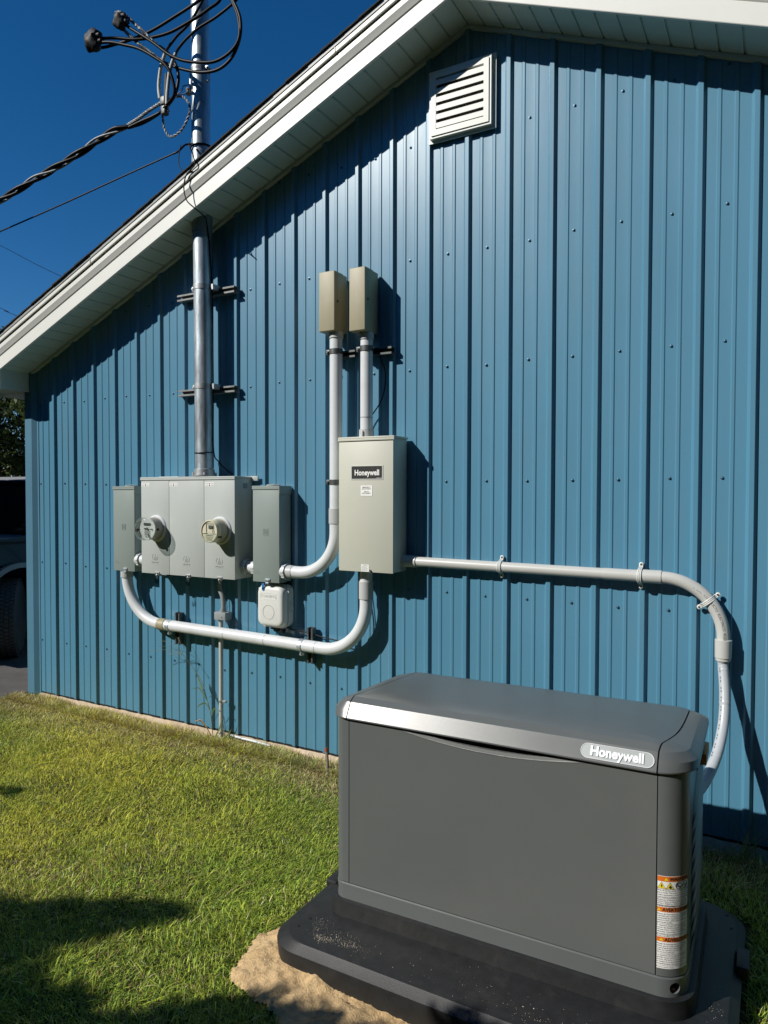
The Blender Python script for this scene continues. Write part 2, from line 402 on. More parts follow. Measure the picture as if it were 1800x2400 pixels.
# fascia and rake mouldings
FP = [(-D+.012,-.006),(-D-.002,-.006),(-D-.004,-.003),(-D-.004,.088),(-D-.010,.094),(-D-.022,.124),(-D-.024,.128),(-D-.024,.158)]
def rake(prof, name, m, sm_=20):
    mb = MB()
    for xe, sx in ((-.5, -1), (X1+.395, 1)):
        mb.extr(None, [[(xe, y, gz(xe)+z) for y, z in prof], [(PX, y, PZ+z) for y, z in prof]])
    return mb.build(name, m, BL, sm_)
rake(FP, 'fascia_board', M_WHITE)
rake([(-D-.010,.158),(-D-.010,.169),(-D-.034,.170),(-D-.036,.174),(-D-.036,.199),(-D-.03,.201)], 'rake_moulding', M_WHITE)
rake([(-D-.03,.201),(-D-.040,.201),(-D-.041,.224),(-D-.03,.226),(-D+.1,.226)], 'drip_edge', M_DRIP)
mb = MB()        # joint of two fascia lengths
for x in (1.02, 3.0):
    mb.add([(x+dx, -D-.0376-.0008, gz(x+dx)+dz) for dx, dz in ((0,.171),(.006,.171),(.006,.201),(0,.201))], [(0,1,2,3)])
mb.build('fascia_joint', M_DRIP, BL, 0)
# shingle roof in stepped courses
mb = MB(); cl = .13*math.cos(math.atan(SLP))
for sgn in (-1, 1):
    i = 0
    half = (PX+.56)
    while i*cl < half:
        xa = PX + sgn*(half - i*cl); xb = PX + sgn*max(0, half-(i+1)*cl-.02)
        za, zb = gz(xa), gz(xb); ov = -D-.048-.006*random.random()
        T = .2275
        mb.add([(xa, ov, za+T+.010), (xa, 12.3, za+T+.010), (xb, 12.3, zb+T+.003), (xb, ov, zb+T+.003),
                (xa, ov, za+T-.001), (xa, 12.3, za+T-.001), (xb, 12.3, zb+T-.002), (xb, ov, zb+T-.002)],
               [(0,1,2,3),(7,6,5,4),(0,3,7,4),(1,0,4,5),(2,1,5,6),(3,2,6,7)])
        i += 1
mb.build('shingle_roof', M_SHING, BL, 0)
# eave return box at the left corner and at the right corner, gutter board along the side
for xc, sx in ((-.05, -1), (X1-.055+.0, 1)):
    zt = gz(xc)+.0; w = .45
    xo = xc+sx*w
    mb = MB(); z0 = 2.435
    mb.add([(xc,-D,z0),(xc,.0,z0),(xc,.0,gz(xc)-.001),(xc,-D,gz(xc)-.001),(xo,-D,z0-.0),(xo,0,z0),(xo,0,gz(xo)+.1),(xo,-D,gz(xo)+.1)],
           [(0,1,2,3),(0,4,5,1),(4,7,6,5)])
    mb.add([(xc,-D-.003,z0-.004),(xo,-D-.003,z0-.004),(xo,-D-.003,gz(xo)+.0),(xc,-D-.003,gz(xc)+.0)], [(0,1,2,3)])
    mb.add([(xc-.002*sx,-D,z0-.006),(xc-.002*sx,0,z0-.006),(xc-.002*sx,0,z0+.004),(xc-.002*sx,-D,z0+.004)], [(0,1,2,3)])
    mb.build('eave_return', M_SOFF, BL, 0)
    mb = MB(); mb.box(min(xo, xo+sx*.02), max(xo, xo+sx*.02), -D-.004, 12.2, z0-.004, z0+.19); mb.box(min(xc+sx*.05,xo), max(xc+sx*.05,xo), 0.001, 12.2, z0-.002, z0+.01); mb.build('side_fascia', M_WHITE, BL, 0)

# ================================================================== GABLE VENT
V = thing('gable_vent', 'square white louvered vent high on the blue wall below the peak', 'vent', (3.626, -.02, 3.541))
mb = MB(); mb.box(3.436,3.822,-.0245,-.0195,3.541,3.927); 
mb.build('flange', M_WHITE, V, 0)
mb = MB()
a0,a1,b0,b1 = 3.450,3.803,3.557,3.911; i0,i1,j0,j1 = 3.490,3.763,3.600,3.873
def frame(mb, o, i, yf, yb, drop=.0):
    (xa,xb,za,zb), (xc,xd,zc,zd) = o, i
    O = [(xa,za),(xb,za),(xb,zb),(xa,zb)]; I = [(xc,zc),(xd,zc),(xd,zd),(xc,zd)]
    vs = [(x,yf,z) for x,z in O]+[(x,yf,z) for x,z in I]+[(x,yb,z) for x,z in O]+[(x,yb,z) for x,z in I]
    fs = []
    for k in range(4):
        l = (k+1)%4
        fs += [(k,l,4+l,4+k),(k,8+k,8+l,l),(4+k,4+l,12+l,12+k)]
    mb.add(vs, fs)
frame(mb, (a0+.012,a1-.012,b0+.012,b1-.012), (i0,i1,j0,j1), -.052, -.024)
frame(mb, (a0,a1,b0,b1), (a0+.0119,a1-.0119,b0+.0119,b1-.0119), -.046, -.024)
mb.build('frame', M_WHITE, V, 0)
ph = (j1-j0)/6
for k in range(6):
    z0 = j0+ph*k+.010; mb = MB()
    mb.prism([(-.050,z0),(-.047,z0-.002),(-.028,z0+ph*.80),(-.031,z0+ph*.82)], i0, i1, lambda u,v,w: (w,u,v)); mb.box(i0,i1,-.0505,-.0475,z0-.004,z0+ph*.52)
    mb.build('louver_slat', M_WHITE, V, 0)
M_SCRN = mat('insect_screen', (.10,.10,.085), .7, 0, .9, 900)
mb = MB(); mb.box(i0,i1,-.0285,-.0265,j0,j1); mb.build('insect_screen', M_SCRN, V, 0)

# ================================================================== SERVICE MAST
MX, MY, MR = 1.866, -.117, .0572
def mx(z): return 1.878 - (z-1.78)*.0068
S = thing('service_mast', 'thick galvanised steel service mast rising through the eave above the meter cabinet', 'mast', (1.878, MY, 1.745))
mb = MB(); mb.tube([(mx(z), MY, z) for z in (1.79, 2.5, 3.2, 3.9, 4.32)], MR, 40); mb.build('lower_pipe', M_GALV, S, 40)
mb = MB(); mb.tube([(mx(z), MY, z) for z in (4.30, 4.9, 5.25)], MR*.985, 40); mb.build('upper_pipe', M_GALV, S, 40)
mb = MB(); mb.lathe((mx(5.25),MY,5.25),(0,0,1),[(0,.07),(.05,.075),(.10,.07),(.14,.03)],24); mb.build('weatherhead', M_GALVD, S, 40)
mb = MB(); mb.lathe((mx(4.2), MY, 3.70),(0,0,1),[(.0,MR+.0015),(.603,MR+.002),(.605,MR+.0)],40,False,False); mb.build('sleeve', M_GALV, S, 40)
mb = MB(); mb.lathe((1.878, MY, 1.7455),(0,0,1),[(0,.078),(.010,.078),(.011,.066),(.045,.064),(.05,.058)],36)
for a in range(4):
    t = math.pi/4+a*math.pi/2; mb.cyl((1.878+.069*math.cos(t),MY+.069*math.sin(t),1.756),(1.878+.069*math.cos(t),MY+.069*math.sin(t),1.770),.009,6)
mb.build('hub', M_GALVD, S, 40)
mb = MB(); mb.lathe((mx(3.3), MY, 3.27),(0,0,1),[(0,.0585),(.03,.0605),(.04,.064),(.11,.0665),(.155,.070)],36,False,False); mb.build('shaded_flare', mat('shaded_pipe',(.20,.25,.28),.5,.3), S, 40)  # pipe flare tinted dark for the shade under the soffit
for zz, nm in ((3.312,'cable_tie'),(1.899,'cable_tie'),(3.853,'cable_tie')):
    mb = MB(); mb.tube([(mx(zz)+.0605*math.cos(a),MY+.0605*math.sin(a),zz+.004*math.sin(a)) for a in np.linspace(0,2*math.pi,32,endpoint=False)], .0032 if zz < 3.5 else .006, 8, closed=True)
    mb.build(nm, M_CABLE, S, 40)
def strut(mb, x0, x1, z, yb=-.0195, yf=-.0605, h=.041, ax='x'):
    # open channel with its slot to the front
    t = .003
    for (a0,a1,c0,c1) in ((yf,yb,z-h/2,z-h/2+t),(yf,yb,z+h/2-t,z+h/2),(yb-t,yb,z-h/2+t,z+h/2-t)):
        mb.box(x0,x1,a0,a1,c0,c1)
    for c0,c1 in ((z-h/2+t,z-h/2+.011),(z+h/2-.011,z+h/2-t)): mb.box(x0,x1,yf,yf+t,c0,c1)
def vstrut(mb, x, z0, z1, yb=-.0195, yf=-.0605, h=.041):
    t = .003
    for (a0,a1,c0,c1) in ((yf,yb,x-h/2,x-h/2+t),(yf,yb,x+h/2-t,x+h/2),(yb-t,yb,x-h/2+t,x+h/2-t)): mb.box(c0,c1,a0,a1,z0,z1)
    for c0,c1 in ((x-h/2+t,x-h/2+.011),(x+h/2-.011,x+h/2-t)): mb.box(c0,c1,yf,yf+t,z0,z1)
def clamp(mb, x, y, z, r, w=.032, up=True, side=-1):
    # two-piece pipe clamp with ears and bolt (around a vertical pipe)
    mb.lathe((x,y,z-w/2),(0,0,1),[(0,r),(0,r+.003),(w,r+.003),(w,r)],36,False,False)
    mb.box(x+side*(r+.018)-.010,x+side*(r+.0)+.010,y-.010,y+.010,z-w/2,z+w/2,.002)
    mb.cyl((x+side*(r+.012),y-.022,z),(x+side*(r+.012),y+.02,z),.0065,10); mb.lathe((x+side*(r+.012),y-.010,z),(0,-1,0),[(0,.011),(.006,.011),(.007,.007),(.014,.007)],6)
for z in (2.940, 2.306):
    mb = MB(); strut(mb, 1.588, 2.082, z); mb.build('strut_channel', mat('dull_strut',(.20,.21,.21),.6,.4,.3,20), S, 0)  # darker, duller grey than the galvanised fittings
    mb = MB(); clamp(mb, mx(z), MY, z+.018, MR, side=-1); mb.box(mx(z)+MR-.004, mx(z)+MR+.03, MY+.0, -.055, z+.0, z+.034); mb.build('pipe_clamp', M_GALVD, S, 40)
mb = MB(); clamp(mb, mx(4.30), MY, 4.335, MR, .03, side=1); clamp(mb, mx(4.30), MY, 4.325, MR, .03, side=-1); mb.build('mast_clamp', M_GALVD, S, 40)
mb = MB(); mb.cyl((mx(4.2)-.062,MY-.02,4.24),(mx(4.2)-.062,MY-.02,4.30),.013,12); mb.lathe((mx(4.2)-.075,MY-.03,4.19),(0,0,1),[(0,.012),(.01,.02),(.022,.014),(.034,.02),(.045,.012)],16)
mb.cyl((mx(4.2)+.05,MY,4.25),(mx(4.2)+.09,MY-.02,4.25),.005,8)
mb.build('mast_insulator', M_GALVD, S, 40)

# ================================================================== OVERHEAD CABLES
def cable(name, pts, r, label, m=M_CABLE, parent=None, n=10, seg=10, cat='cable', group=None, sm_=50):
    mb = MB(); mb.tube(catmull(pts, n), r, seg); o = mb.build(name, m, parent, sm_)
    if parent is None: tag(o, label, cat, group)
    return o
G = 'black service cables looped round the mast'
cable('service_cable', [(1.212,-.45,4.527),(1.217,-.44,4.520),(1.252,-.388,4.520),(1.345,-.356,4.528),(1.508,-.325,4.539),(1.64,-.294,4.569),(1.782,-.263,4.618),(1.947,-.231,4.677),(1.99,-.2,4.74),(1.95,-.15,5.0),(1.90,-.13,5.3)], .0095, 'uppermost black cable running from the lower connector up across the mast top', group=G)
cable('service_cable', [(1.328,-.45,4.52),(1.362,-.419,4.53),(1.411,-.388,4.532),(1.529,-.356,4.506),(1.632,-.325,4.501),(1.774,-.294,4.508),(1.913,-.263,4.549),(2.036,-.231,4.602),(2.119,-.2,4.68),(2.1,-.17,4.95),(1.95,-.13,5.32)], .0095, 'second black cable from the lower connector, crossing in front of the mast below the uppermost', group=G)
cable('service_cable', [(1.314,-.45,4.50),(1.406,-.432,4.483),(1.497,-.414,4.451),(1.614,-.395,4.402),(1.728,-.377,4.326),(1.813,-.359,4.255),(1.846,-.341,4.171),(1.84,-.323,4.098),(1.761,-.305,4.065),(1.668,-.286,4.041),(1.51,-.268,4.03),(1.40,-.29,4.016)], .0098, 'black cable drooping from the lower connector into the twisted drop', group=G)
cable('service_cable', [(1.46,-.38,4.62),(1.498,-.365,4.583),(1.605,-.35,4.505),(1.697,-.335,4.434),(1.787,-.32,4.358),(1.888,-.305,4.299),(2.014,-.29,4.257),(2.136,-.275,4.238),(2.244,-.26,4.274),(2.291,-.245,4.349),(2.272,-.23,4.472),(2.218,-.215,4.589),(2.15,-.2,4.72),(2.0,-.15,5.1),(1.93,-.13,5.3)], .0095, 'inner black loop swinging from the upper connector round the right of the mast', group=G)
cable('service_cable', [(1.60,-.3,4.43),(1.691,-.28,4.364),(1.752,-.274,4.326),(1.838,-.268,4.281),(1.986,-.262,4.22),(2.118,-.256,4.198),(2.211,-.25,4.225),(2.266,-.244,4.285),(2.294,-.238,4.37),(2.285,-.232,4.477),(2.226,-.226,4.601),(2.16,-.22,4.72),(2.02,-.15,5.08),(1.95,-.13,5.3)], .0095, 'outer black loop, the lowest one hanging across the mast to its right', group=G)
cable('service_cable', [(1.95,-.15,4.78),(1.858,-.2,4.601),(1.779,-.233,4.522),(1.732,-.267,4.441),(1.739,-.3,4.383)], .0085, 'short black cable from the mast top into the left pale sleeve', group=G)
cable('service_cable', [(2.24,-.18,4.66),(2.217,-.2,4.605),(2.087,-.22,4.545),(1.967,-.24,4.507),(1.884,-.26,4.456),(1.838,-.28,4.402),(1.832,-.3,4.36)], .0085, 'black cable crossing the mast into the right pale sleeve', group=G)
cable('service_cable', [(1.66,-.27,4.47),(1.718,-.26,4.42),(1.783,-.265,4.341),(1.82,-.27,4.252),(1.818,-.275,4.174),(1.783,-.28,4.105),(1.707,-.285,4.055),(1.631,-.29,4.034),(1.525,-.295,4.024),(1.403,-.3,4.010)], .0098, 'black cable bending down behind the pale sleeves into the twisted drop', group=G)
G2 = 'pale sleeves on the cable ends'
M_SLEEVE = mat('pale_sleeve', (.42,.45,.43), .6, 0, .25, 60)
cable('cable_sleeve', [(1.739,-.3,4.383),(1.705,-.3,4.317),(1.687,-.3,4.236),(1.684,-.3,4.179),(1.693,-.3,4.119)], .0115, 'left one of the two pale curved sleeves beside the mast', M_SLEEVE, group=G2, cat='cable sleeve')
cable('cable_sleeve', [(1.832,-.3,4.36),(1.798,-.3,4.309),(1.775,-.3,4.249),(1.762,-.3,4.177),(1.753,-.3,4.103),(1.753,-.3,4.056)], .0115, 'right one of the two pale curved sleeves beside the mast', M_SLEEVE, group=G2, cat='cable sleeve')
def twisted(name, pts, r, amp, turns, label, m=M_ALU, strands=3, phase=0, n=14, group=None, cat='wire'):
    P = catmull(pts, n); mb = MB()
    # arc-length frame
    Ls = [0]
    for a, b in zip(P, P[1:]): Ls.append(Ls[-1]+(b-a).length)
    for s in range(strands):
        Q = []
        for i, p in enumerate(P):
            t = (P[min(i+1,len(P)-1)]-P[max(i-1,0)]).normalized(); n1 = t.cross(Vector((0,1,0))).normalized(); n2 = t.cross(n1)
            a = phase+2*math.pi*(turns*Ls[i]/Ls[-1]+s/strands); Q.append(p+(n1*math.cos(a)+n2*math.sin(a))*amp)
        mb.tube(Q, r, 6)
    o = mb.build(name, m, None, 50); return tag(o, label, cat, group)
twisted('armoured_wire', [(1.387,-.38,4.701),(1.421,-.37,4.699),(1.465,-.36,4.668),(1.523,-.35,4.612),(1.594,-.34,4.543),(1.691,-.33,4.443)], .0055, .006, 16, 'upper ribbed pale wire arching over the upper connector', group='ribbed pale wires at the upper connector')
twisted('armoured_wire', [(1.424,-.38,4.612),(1.457,-.366,4.576),(1.483,-.352,4.546),(1.55,-.338,4.481),(1.644,-.324,4.403),(1.736,-.31,4.331)], .0055, .006, 16, 'lower ribbed pale wire slanting down from the upper connector', group='ribbed pale wires at the upper connector')
twisted('messenger_wire', [(1.72,-.29,4.10),(1.697,-.3,4.091),(1.587,-.3,4.07),(1.503,-.3,4.047),(1.403,-.3,4.028)], .0055, .0065, 7, 'bare twisted messenger wire between the clamp and the drop cable')
twisted('neutral_loop', [(1.69,-.27,4.12),(1.657,-.25,4.094),(1.664,-.25,4.034),(1.677,-.25,3.963),(1.724,-.25,3.899),(1.81,-.25,3.907),(1.877,-.25,3.971),(1.897,-.25,4.042),(1.845,-.25,4.112),(1.766,-.25,4.135),(1.698,-.25,4.122)], .0042, .0045, 14, 'grey twisted wire loop hanging beside the mast', M_ALU, 2)
DR = [(1.403,-.3,4.018),(1.302,-.325,4.002),(1.183,-.35,3.965),(1.093,-.375,3.92),(1.001,-.4,3.875),(.908,-.425,3.835),(.814,-.45,3.799),(.719,-.475,3.769),(.622,-.5,3.728),(.524,-.525,3.682),(.424,-.55,3.645),(.305,-.575,3.607),(-.236,-.7,3.50),(-3,-1.4,3.6),(-9,-3,4.6),(-16,-5,6.6)]
P = catmull(DR, 16); Ls = [0]
for a, b in zip(P, P[1:]): Ls.append(Ls[-1]+(b-a).length)
T = thing('service_drop', 'thick twisted cable of black and bare strands coming in from the left sky', 'cable', (1.403,-.3,4.018))
for s, (m_, r_, nm) in enumerate(((M_CABLE,.0115,'black_strand'),(M_CABLE,.0115,'black_strand'),(M_ALU,.007,'bare_strand'))):
    Q = []
    for i, p in enumerate(P):
        t = (P[min(i+1,len(P)-1)]-P[max(i-1,0)]).normalized(); n1 = t.cross(Vector((0,1,0))).normalized(); n2 = t.cross(n1)
        k = min(1, Ls[i]/.08); a = 1.2+2*math.pi*(Ls[i]/.52+s/3); Q.append(p+(n1*math.cos(a)+n2*math.sin(a))*.0145*(.3+.7*k))
    mb = MB(); mb.tube(Q, r_, 10); mb.build(nm, m_, T, 50)
def lumpy(name, c, r, label, seed, m=M_BLACKP):
    bm = bmesh.new(); bmesh.ops.create_icosphere(bm, subdivisions=3, radius=1)
    for v in bm.verts:
        k = 1+.16*math.sin(v.co.x*4+seed*2)*math.cos(v.co.z*5+seed)+.07*math.sin(v.co.z*13+v.co.x*9); v.co.x = math.copysign(abs(v.co.x)**.8, v.co.x); v.co = Vector((c[0]+v.co.x*r[0]*k, c[1]+v.co.y*r[1]*k, c[2]+v.co.z*r[2]*k))
    mb = MB(); mb.bm(bm)
    for q in range(3):
        a = q*2.1; mb.cyl((c[0]+r[0]*.2, c[1]-r[1]*.3+q*.012, c[2]+.02*math.cos(a)),(c[0]+r[0]*1.25, c[1]-r[1]*.3+q*.012, c[2]+.02*math.cos(a)-.008),.013,10)
    return tag(mb.build(name, m, None, 50), label, 'connector', 'black taped cable connectors')
lumpy('cable_connector', (1.262,-.45,4.523), (.062,.045,.072), 'lower left black taped connector ending two cables', 1)
lumpy('cable_connector', (1.437,-.385,4.633), (.046,.04,.055), 'upper black taped connector under the ribbed wire', 2)
K = thing('wire_clamp', 'dark grey wedge clamp gripping the wires left of the mast', 'clamp', (1.72,-.28,4.03))
mb = MB(); mb.box(1.700,1.738,-.31,-.26,4.075,4.125,.004); mb.box(1.703,1.735,-.305,-.265,4.02,4.07,.004); mb.cyl((1.70,-.285,4.045),(1.755,-.285,4.035),.006,8); mb.build('body', M_DARKST, K, 30)
mb = MB(); mb.tube([(1.728,-.28,4.273),(1.719,-.28,4.16),(1.723,-.28,4.10)], .010, 8); mb.build('crimp', M_DARKST, K, 30)
cable('tie_wire', [(1.726,-.25,4.135),(1.772,-.23,4.161),(1.79,-.21,4.19),(1.786,-.19,4.227),(1.815,-.17,4.237)], .0035, 'thin bent wire from the clamp to the mast insulator, upper', M_ALU, group='thin tie wires', cat='wire')
cable('tie_wire', [(1.74,-.26,4.12),(1.779,-.25,4.144),(1.805,-.21,4.160),(1.822,-.17,4.205)], .0035, 'thin straight wire from the clamp to the mast insulator, lower', M_ALU, group='thin tie wires', cat='wire')
TW = thing('telephone_wire', 'thin dark telephone wire slanting in to the mast just above the roof edge', 'wire', (1.857,-.2,3.84))
cable('line', [(-14,-4.5,5.2),(-8,-2.5,3.75),(-3,-1.2,3.25),(-.22,-.5,3.423),(.263,-.45,3.495),(.871,-.4,3.585),(1.357,-.35,3.672),(1.80,-.3,3.752)], .0048, '', parent=TW)
cable('drop_loop', [(1.80,-.3,3.752),(1.84,-.29,3.764),(1.856,-.25,3.815),(1.857,-.2,3.84)], .0060, '', parent=TW)
cable('drop_loop', [(1.87,-.3,3.79),(1.853,-.3,3.738),(1.852,-.3,3.681),(1.878,-.3,3.633),(1.923,-.3,3.609),(1.962,-.31,3.618)], .0032, '', parent=TW)
cable('drop_loop', [(1.87,-.2,3.845),(1.957,-.32,3.766),(1.986,-.317,3.70),(2.0,-.316,3.64),(1.968,-.312,3.618),(1.92,-.31,3.587),(1.904,-.312,3.516),(1.927,-.312,3.437),(1.975,-.300,3.388),(1.985,-.268,3.372),(1.975,-.2,3.36),(1.945,-.16,3.36),(1.93,-.12,3.25)], .0038, '', parent=TW)
cable('mast_lead', [(1.932,-.12,3.25),(1.935,-.10,2.9),(1.937,-.095,2.3),(1.937,-.095,1.92),(1.95,-.06,1.84),(2.00,-.02,1.775),(2.03,-.018,1.76)], .0040, '', parent=TW)
cable('far_wire', [(-24,.5,14.2),(-15.3,5.87,9.65),(-12.2266,7.548,7.896),(-10.7277,8.358,7.043),(-6,11,4.6)], .0065, 'faint far wire in the sky, upper of two at the left edge', cat='wire', group='far wires', seg=6)
cable('far_wire', [(-24,.5,12.2),(-15.3,5.83,7.89),(-12.203,7.512,6.313),(-11.635,7.82,6.02),(-6,11,3.4)], .0065, 'faint far wire in the sky, lower of two at the left edge', cat='wire', group='far wires', seg=6)

# ================================================================== METER CABINET
C = thing('meter_cabinet', 'wide light grey three-door cabinet carrying both electricity meters', 'cabinet', (1.784, -.1, 1.098))
F = -.185
mb = MB(); mb.box(1.374,2.190,F+.004,-.0192,1.100,1.738,.0015); mb.build('housing', M_CAB, C, 30)
for xa, xb in ((1.373,1.6305),(1.6335,1.9375),(1.9405,2.191)):
    mb = MB(); mb.box(xa,xb,F-.001,F+.006,1.098,1.729,.0015); mb.build('door', M_CAB, C, 30)
mb = MB(); mb.box(1.369,2.195,F-.006,-.0192,1.7315,1.7425,.002); mb.box(1.369,2.195,F-.0062,F-.0015,1.722,1.732,.001); mb.box(2.14,2.245,-.030,-.0193,1.716,1.7455,.001); mb.box(1.50,1.68,-.15,-.03,1.7425,1.7465,.001); mb.build('top_cap', M_CAB, C, 30)
mb = MB()
for cx in (1.50, 1.785, 2.065):
    for q in (-1, 1):
        P = [(cx+.013*q+.020*math.sin(a)*q*1.0, 1.207+.024*math.cos(a)) for a in np.linspace(.0, 2.2, 8)]
    arcL = [(cx-.004-.022*math.sin(a), F-.0015, 1.208+.022*math.cos(a)) for a in np.linspace(.5, 2.5, 8)]
    arcR = [(cx+.004+.022*math.sin(a), F-.0015, 1.208+.022*math.cos(a)) for a in np.linspace(.5, 2.5, 8)]
    mb.tube(arcL, .0014, 5); mb.tube(arcR, .0014, 5)
    for dx, z1 in ((-.010,1.212),(0,1.230),(.010,1.212)): mb.box(cx+dx-.0016,cx+dx+.0016,F-.0030,F-.0005,1.188,z1,.0006)
    text_on_wall(mb, 'MILBANK', .0135, cx, F-.0022, 1.174, ext=.0006, xs=1.15)
    mb.box(cx-.034,cx+.034,F-.0022,F-.0005,1.163,1.1645)
mb.build('embossed_logo', M_CAB, C, 30)
for i, (cx, zc) in enumerate(((1.413,1.692),(1.673,1.692),(1.985,1.692))):
    mb = MB(); mb.box(cx-.038,cx+.038,F-.0016,F-.0006,zc-.013,zc+.013); st = mb.build('warning_sticker', M_STICK, C, 0)
    mb = MB(); text_on_wall(mb, 'DANGER', .0062, cx-.022, F-.002, zc+.005); text_on_wall(mb, 'PELIGRO', .0062, cx+.022, F-.002, zc+.005)
    for q in range(3): mb.box(cx-.034,cx-.010,F-.0021,F-.0019,zc-.003-q*.0035,zc-.0022-q*.0035); mb.box(cx+.010,cx+.034,F-.0021,F-.0019,zc-.003-q*.0035,zc-.0022-q*.0035)
    mb.build('sticker_text', M_GREYI, st, 0)
    mb = MB(); mb.add([(cx-.004,F-.0022,zc-.002),(cx+.003,F-.0022,zc-.001),(cx+.005,F-.0022,zc-.008),(cx,F-.0022,zc-.011),(cx-.003,F-.0022,zc-.008)], [(0,1,2,3,4)])
    mb.add([(cx-.005,F-.0022,zc+.004),(cx,F-.0022,zc+.010),(cx+.005,F-.0022,zc+.003),(cx,F-.0022,zc+.001)], [(0,1,2,3)]); mb.build('sticker_symbol', M_BLACKI, st, 0)
M_CLEAR = glass('clear_tag', (.8,.82,.82), .1)
for i, cx in enumerate((1.520, 1.800, 2.068)):
    mb = MB(); mb.box(cx-.020,cx+.020,F-.007,F+.004,1.099,1.111,.0015); mb.box(cx-.014,cx+.016,F-.002,F+.010,1.088,1.101,.0015); mb.cyl((cx+.006,F-.010,1.105),(cx+.006,F-.006,1.105),.005,10)
    hp = mb.build('hasp', M_GALVD, C, 30)
    mb = MB(); mb.tube(catmull([(cx,F,1.102),(cx-.004,F-.008,1.088),(cx,F-.004,1.070)],6), .0022, 6); mb.tube([(cx+.004,F-.004,1.092),(cx+.007,F-.006,1.066)],.0014,5); mb.build('seal_wire', M_GALVD, hp, 50)
    if i < 2:
        mb = MB(); 
        mb.box(cx-.020,cx-.017,F-.006,F-.002,1.036,1.07); mb.box(cx+.012,cx+.015,F-.006,F-.002,1.036,1.066); mb.box(cx-.020,cx+.015,F-.006,F-.002,1.034,1.038); mb.box(cx-.018,cx+.013,F-.0045,F-.0035,1.037,1.06)
        mb.build('seal_tag', M_CLEAR, hp, 0)
mb = MB(); mb.prism([(1.556,F+.002),(1.60,F+.002),(1.596,F+.03),(1.535,F+.03)], 1.0945, 1.0965, lambda u,v,w: (u,v,w)); mb.build('loose_tag', M_STICK, C, 0)
mb = MB(); mb.box(2.1912,2.1918,-.105,-.065,1.668,1.700); mb.build('rating_label', mat('grey_label',(.22,.25,.25),.5), C, 0)

# ================================================================== METERS
m1 = thing('electric_meter', 'round glass-domed electricity meter on the left door of the grey cabinet', 'meter', (1.517, F, 1.402))
ax = (0,-1,0); o1 = (1.517, F-.001, 1.402)
mb = MB(); mb.lathe(o1, ax, [(0,.088),(.006,.088),(.010,.084),(.013,.080)], 48); mb.build('base_ring', M_PVC, m1, 35)
mb = MB(); mb.lathe(o1, ax, [(.012,.0765),(.018,.0765),(.019,.074),(.075,.073),(.078,.071)], 48); mb.build('meter_body', M_METGR, m1, 35)
mb = MB(); mb.lathe(o1, ax, [(.0785,.0705),(.0795,.0700)], 48); fp = mb.build('face_plate', mat('meter_face',(.72,.73,.70),.35), m1, 35)
yf = F-.001-.0805
mb = MB(); mb.box(1.517-.030,1.517+.030,yf-.0035,yf-.0005,1.424,1.441,.0008); mb.build('display', M_LCD, fp, 30)
mb = MB(); mb.box(1.487,1.55,yf-.0022,yf-.0004,1.400,1.402)
for q in range(5): mb.box(1.490,1.546-.006*(q%2),yf-.0016,yf-.0004,1.388-q*.007,1.3900-q*.007)
text_on_wall(mb, '240V 3W', .008, 1.520, yf-.001, 1.411); text_on_wall(mb, 'kWh', .009, 1.555, yf-.001, 1.43)
for q in range(8): mb.box(1.500+q*.0045,1.5022+q*.0045,yf-.001,yf-.0002,1.346,1.352)
mb.build('face_print', M_GREYI, fp, 0)
mb = MB(); mb.cyl((1.517,yf,1.402),(1.517,yf-.010,1.402),.006,12); mb.cyl((1.495,yf,1.402),(1.495,yf-.006,1.402),.0045,10); mb.cyl((1.560,yf,1.400),(1.560,yf-.008,1.400),.0045,10); mb.build('face_screws', M_DARKST, fp, 40)
mb = MB(); mb.box(1.568,1.592,F-.072,F-.05,1.391,1.406,.002); mb.build('side_label', M_DARK, m1, 30)
mb = MB(); mb.lathe(o1, ax, [(.0745,.0765),(.080,.0775),(.110,.076),(.122,.0735),(.1265,.066),(.127,.030),(.1245,.029),(.1245,.064),(.120,.0715),(.110,.0735),(.080,.0750)], 48, False, False); mb.lathe(o1, ax, [(.127,.030),(.1245,.029)], 48); mb.build('glass_cover', M_GLASS, m1, 50)
mb = MB(); mb.cyl((1.492,F-.125,1.400),(1.492,F-.142,1.400),.006,10); mb.cyl((1.492,F-.142,1.396),(1.492,F-.152,1.396),.011,8); mb.build('reset_knob', M_BLACKP, m1, 40)
m2 = thing('electric_meter', 'round beige electricity meter on the right door of the grey cabinet', 'meter', (2.076, F, 1.402))
o2 = (2.076, F-.001, 1.402)
mb = MB(); mb.lathe(o2, ax, [(0,.088),(.006,.088),(.010,.084),(.013,.080)], 48); mb.build('base_ring', M_PVC, m2, 35)
mb = MB(); mb.lathe(o2, ax, [(.012,.077),(.018,.077),(.019,.073),(.072,.0705),(.0725,.069)], 48); mb.build('meter_body', mat('meter_taupe',(.36,.35,.28),.45), m2, 35)
mb = MB(); mb.lathe(o2, ax, [(.072,.0715),(.100,.070),(.106,.067),(.106,.062),(.100,.060),(.100,.0)], 48, False, False); fc = mb.build('meter_cover', M_TERM, m2, 35)
yf = F-.001-.1005
mb = MB(); mb.box(2.072,2.106,yf-.0045,yf-.0030,1.418,1.440,.0008); mb.build('display', M_LCD, fc, 30)
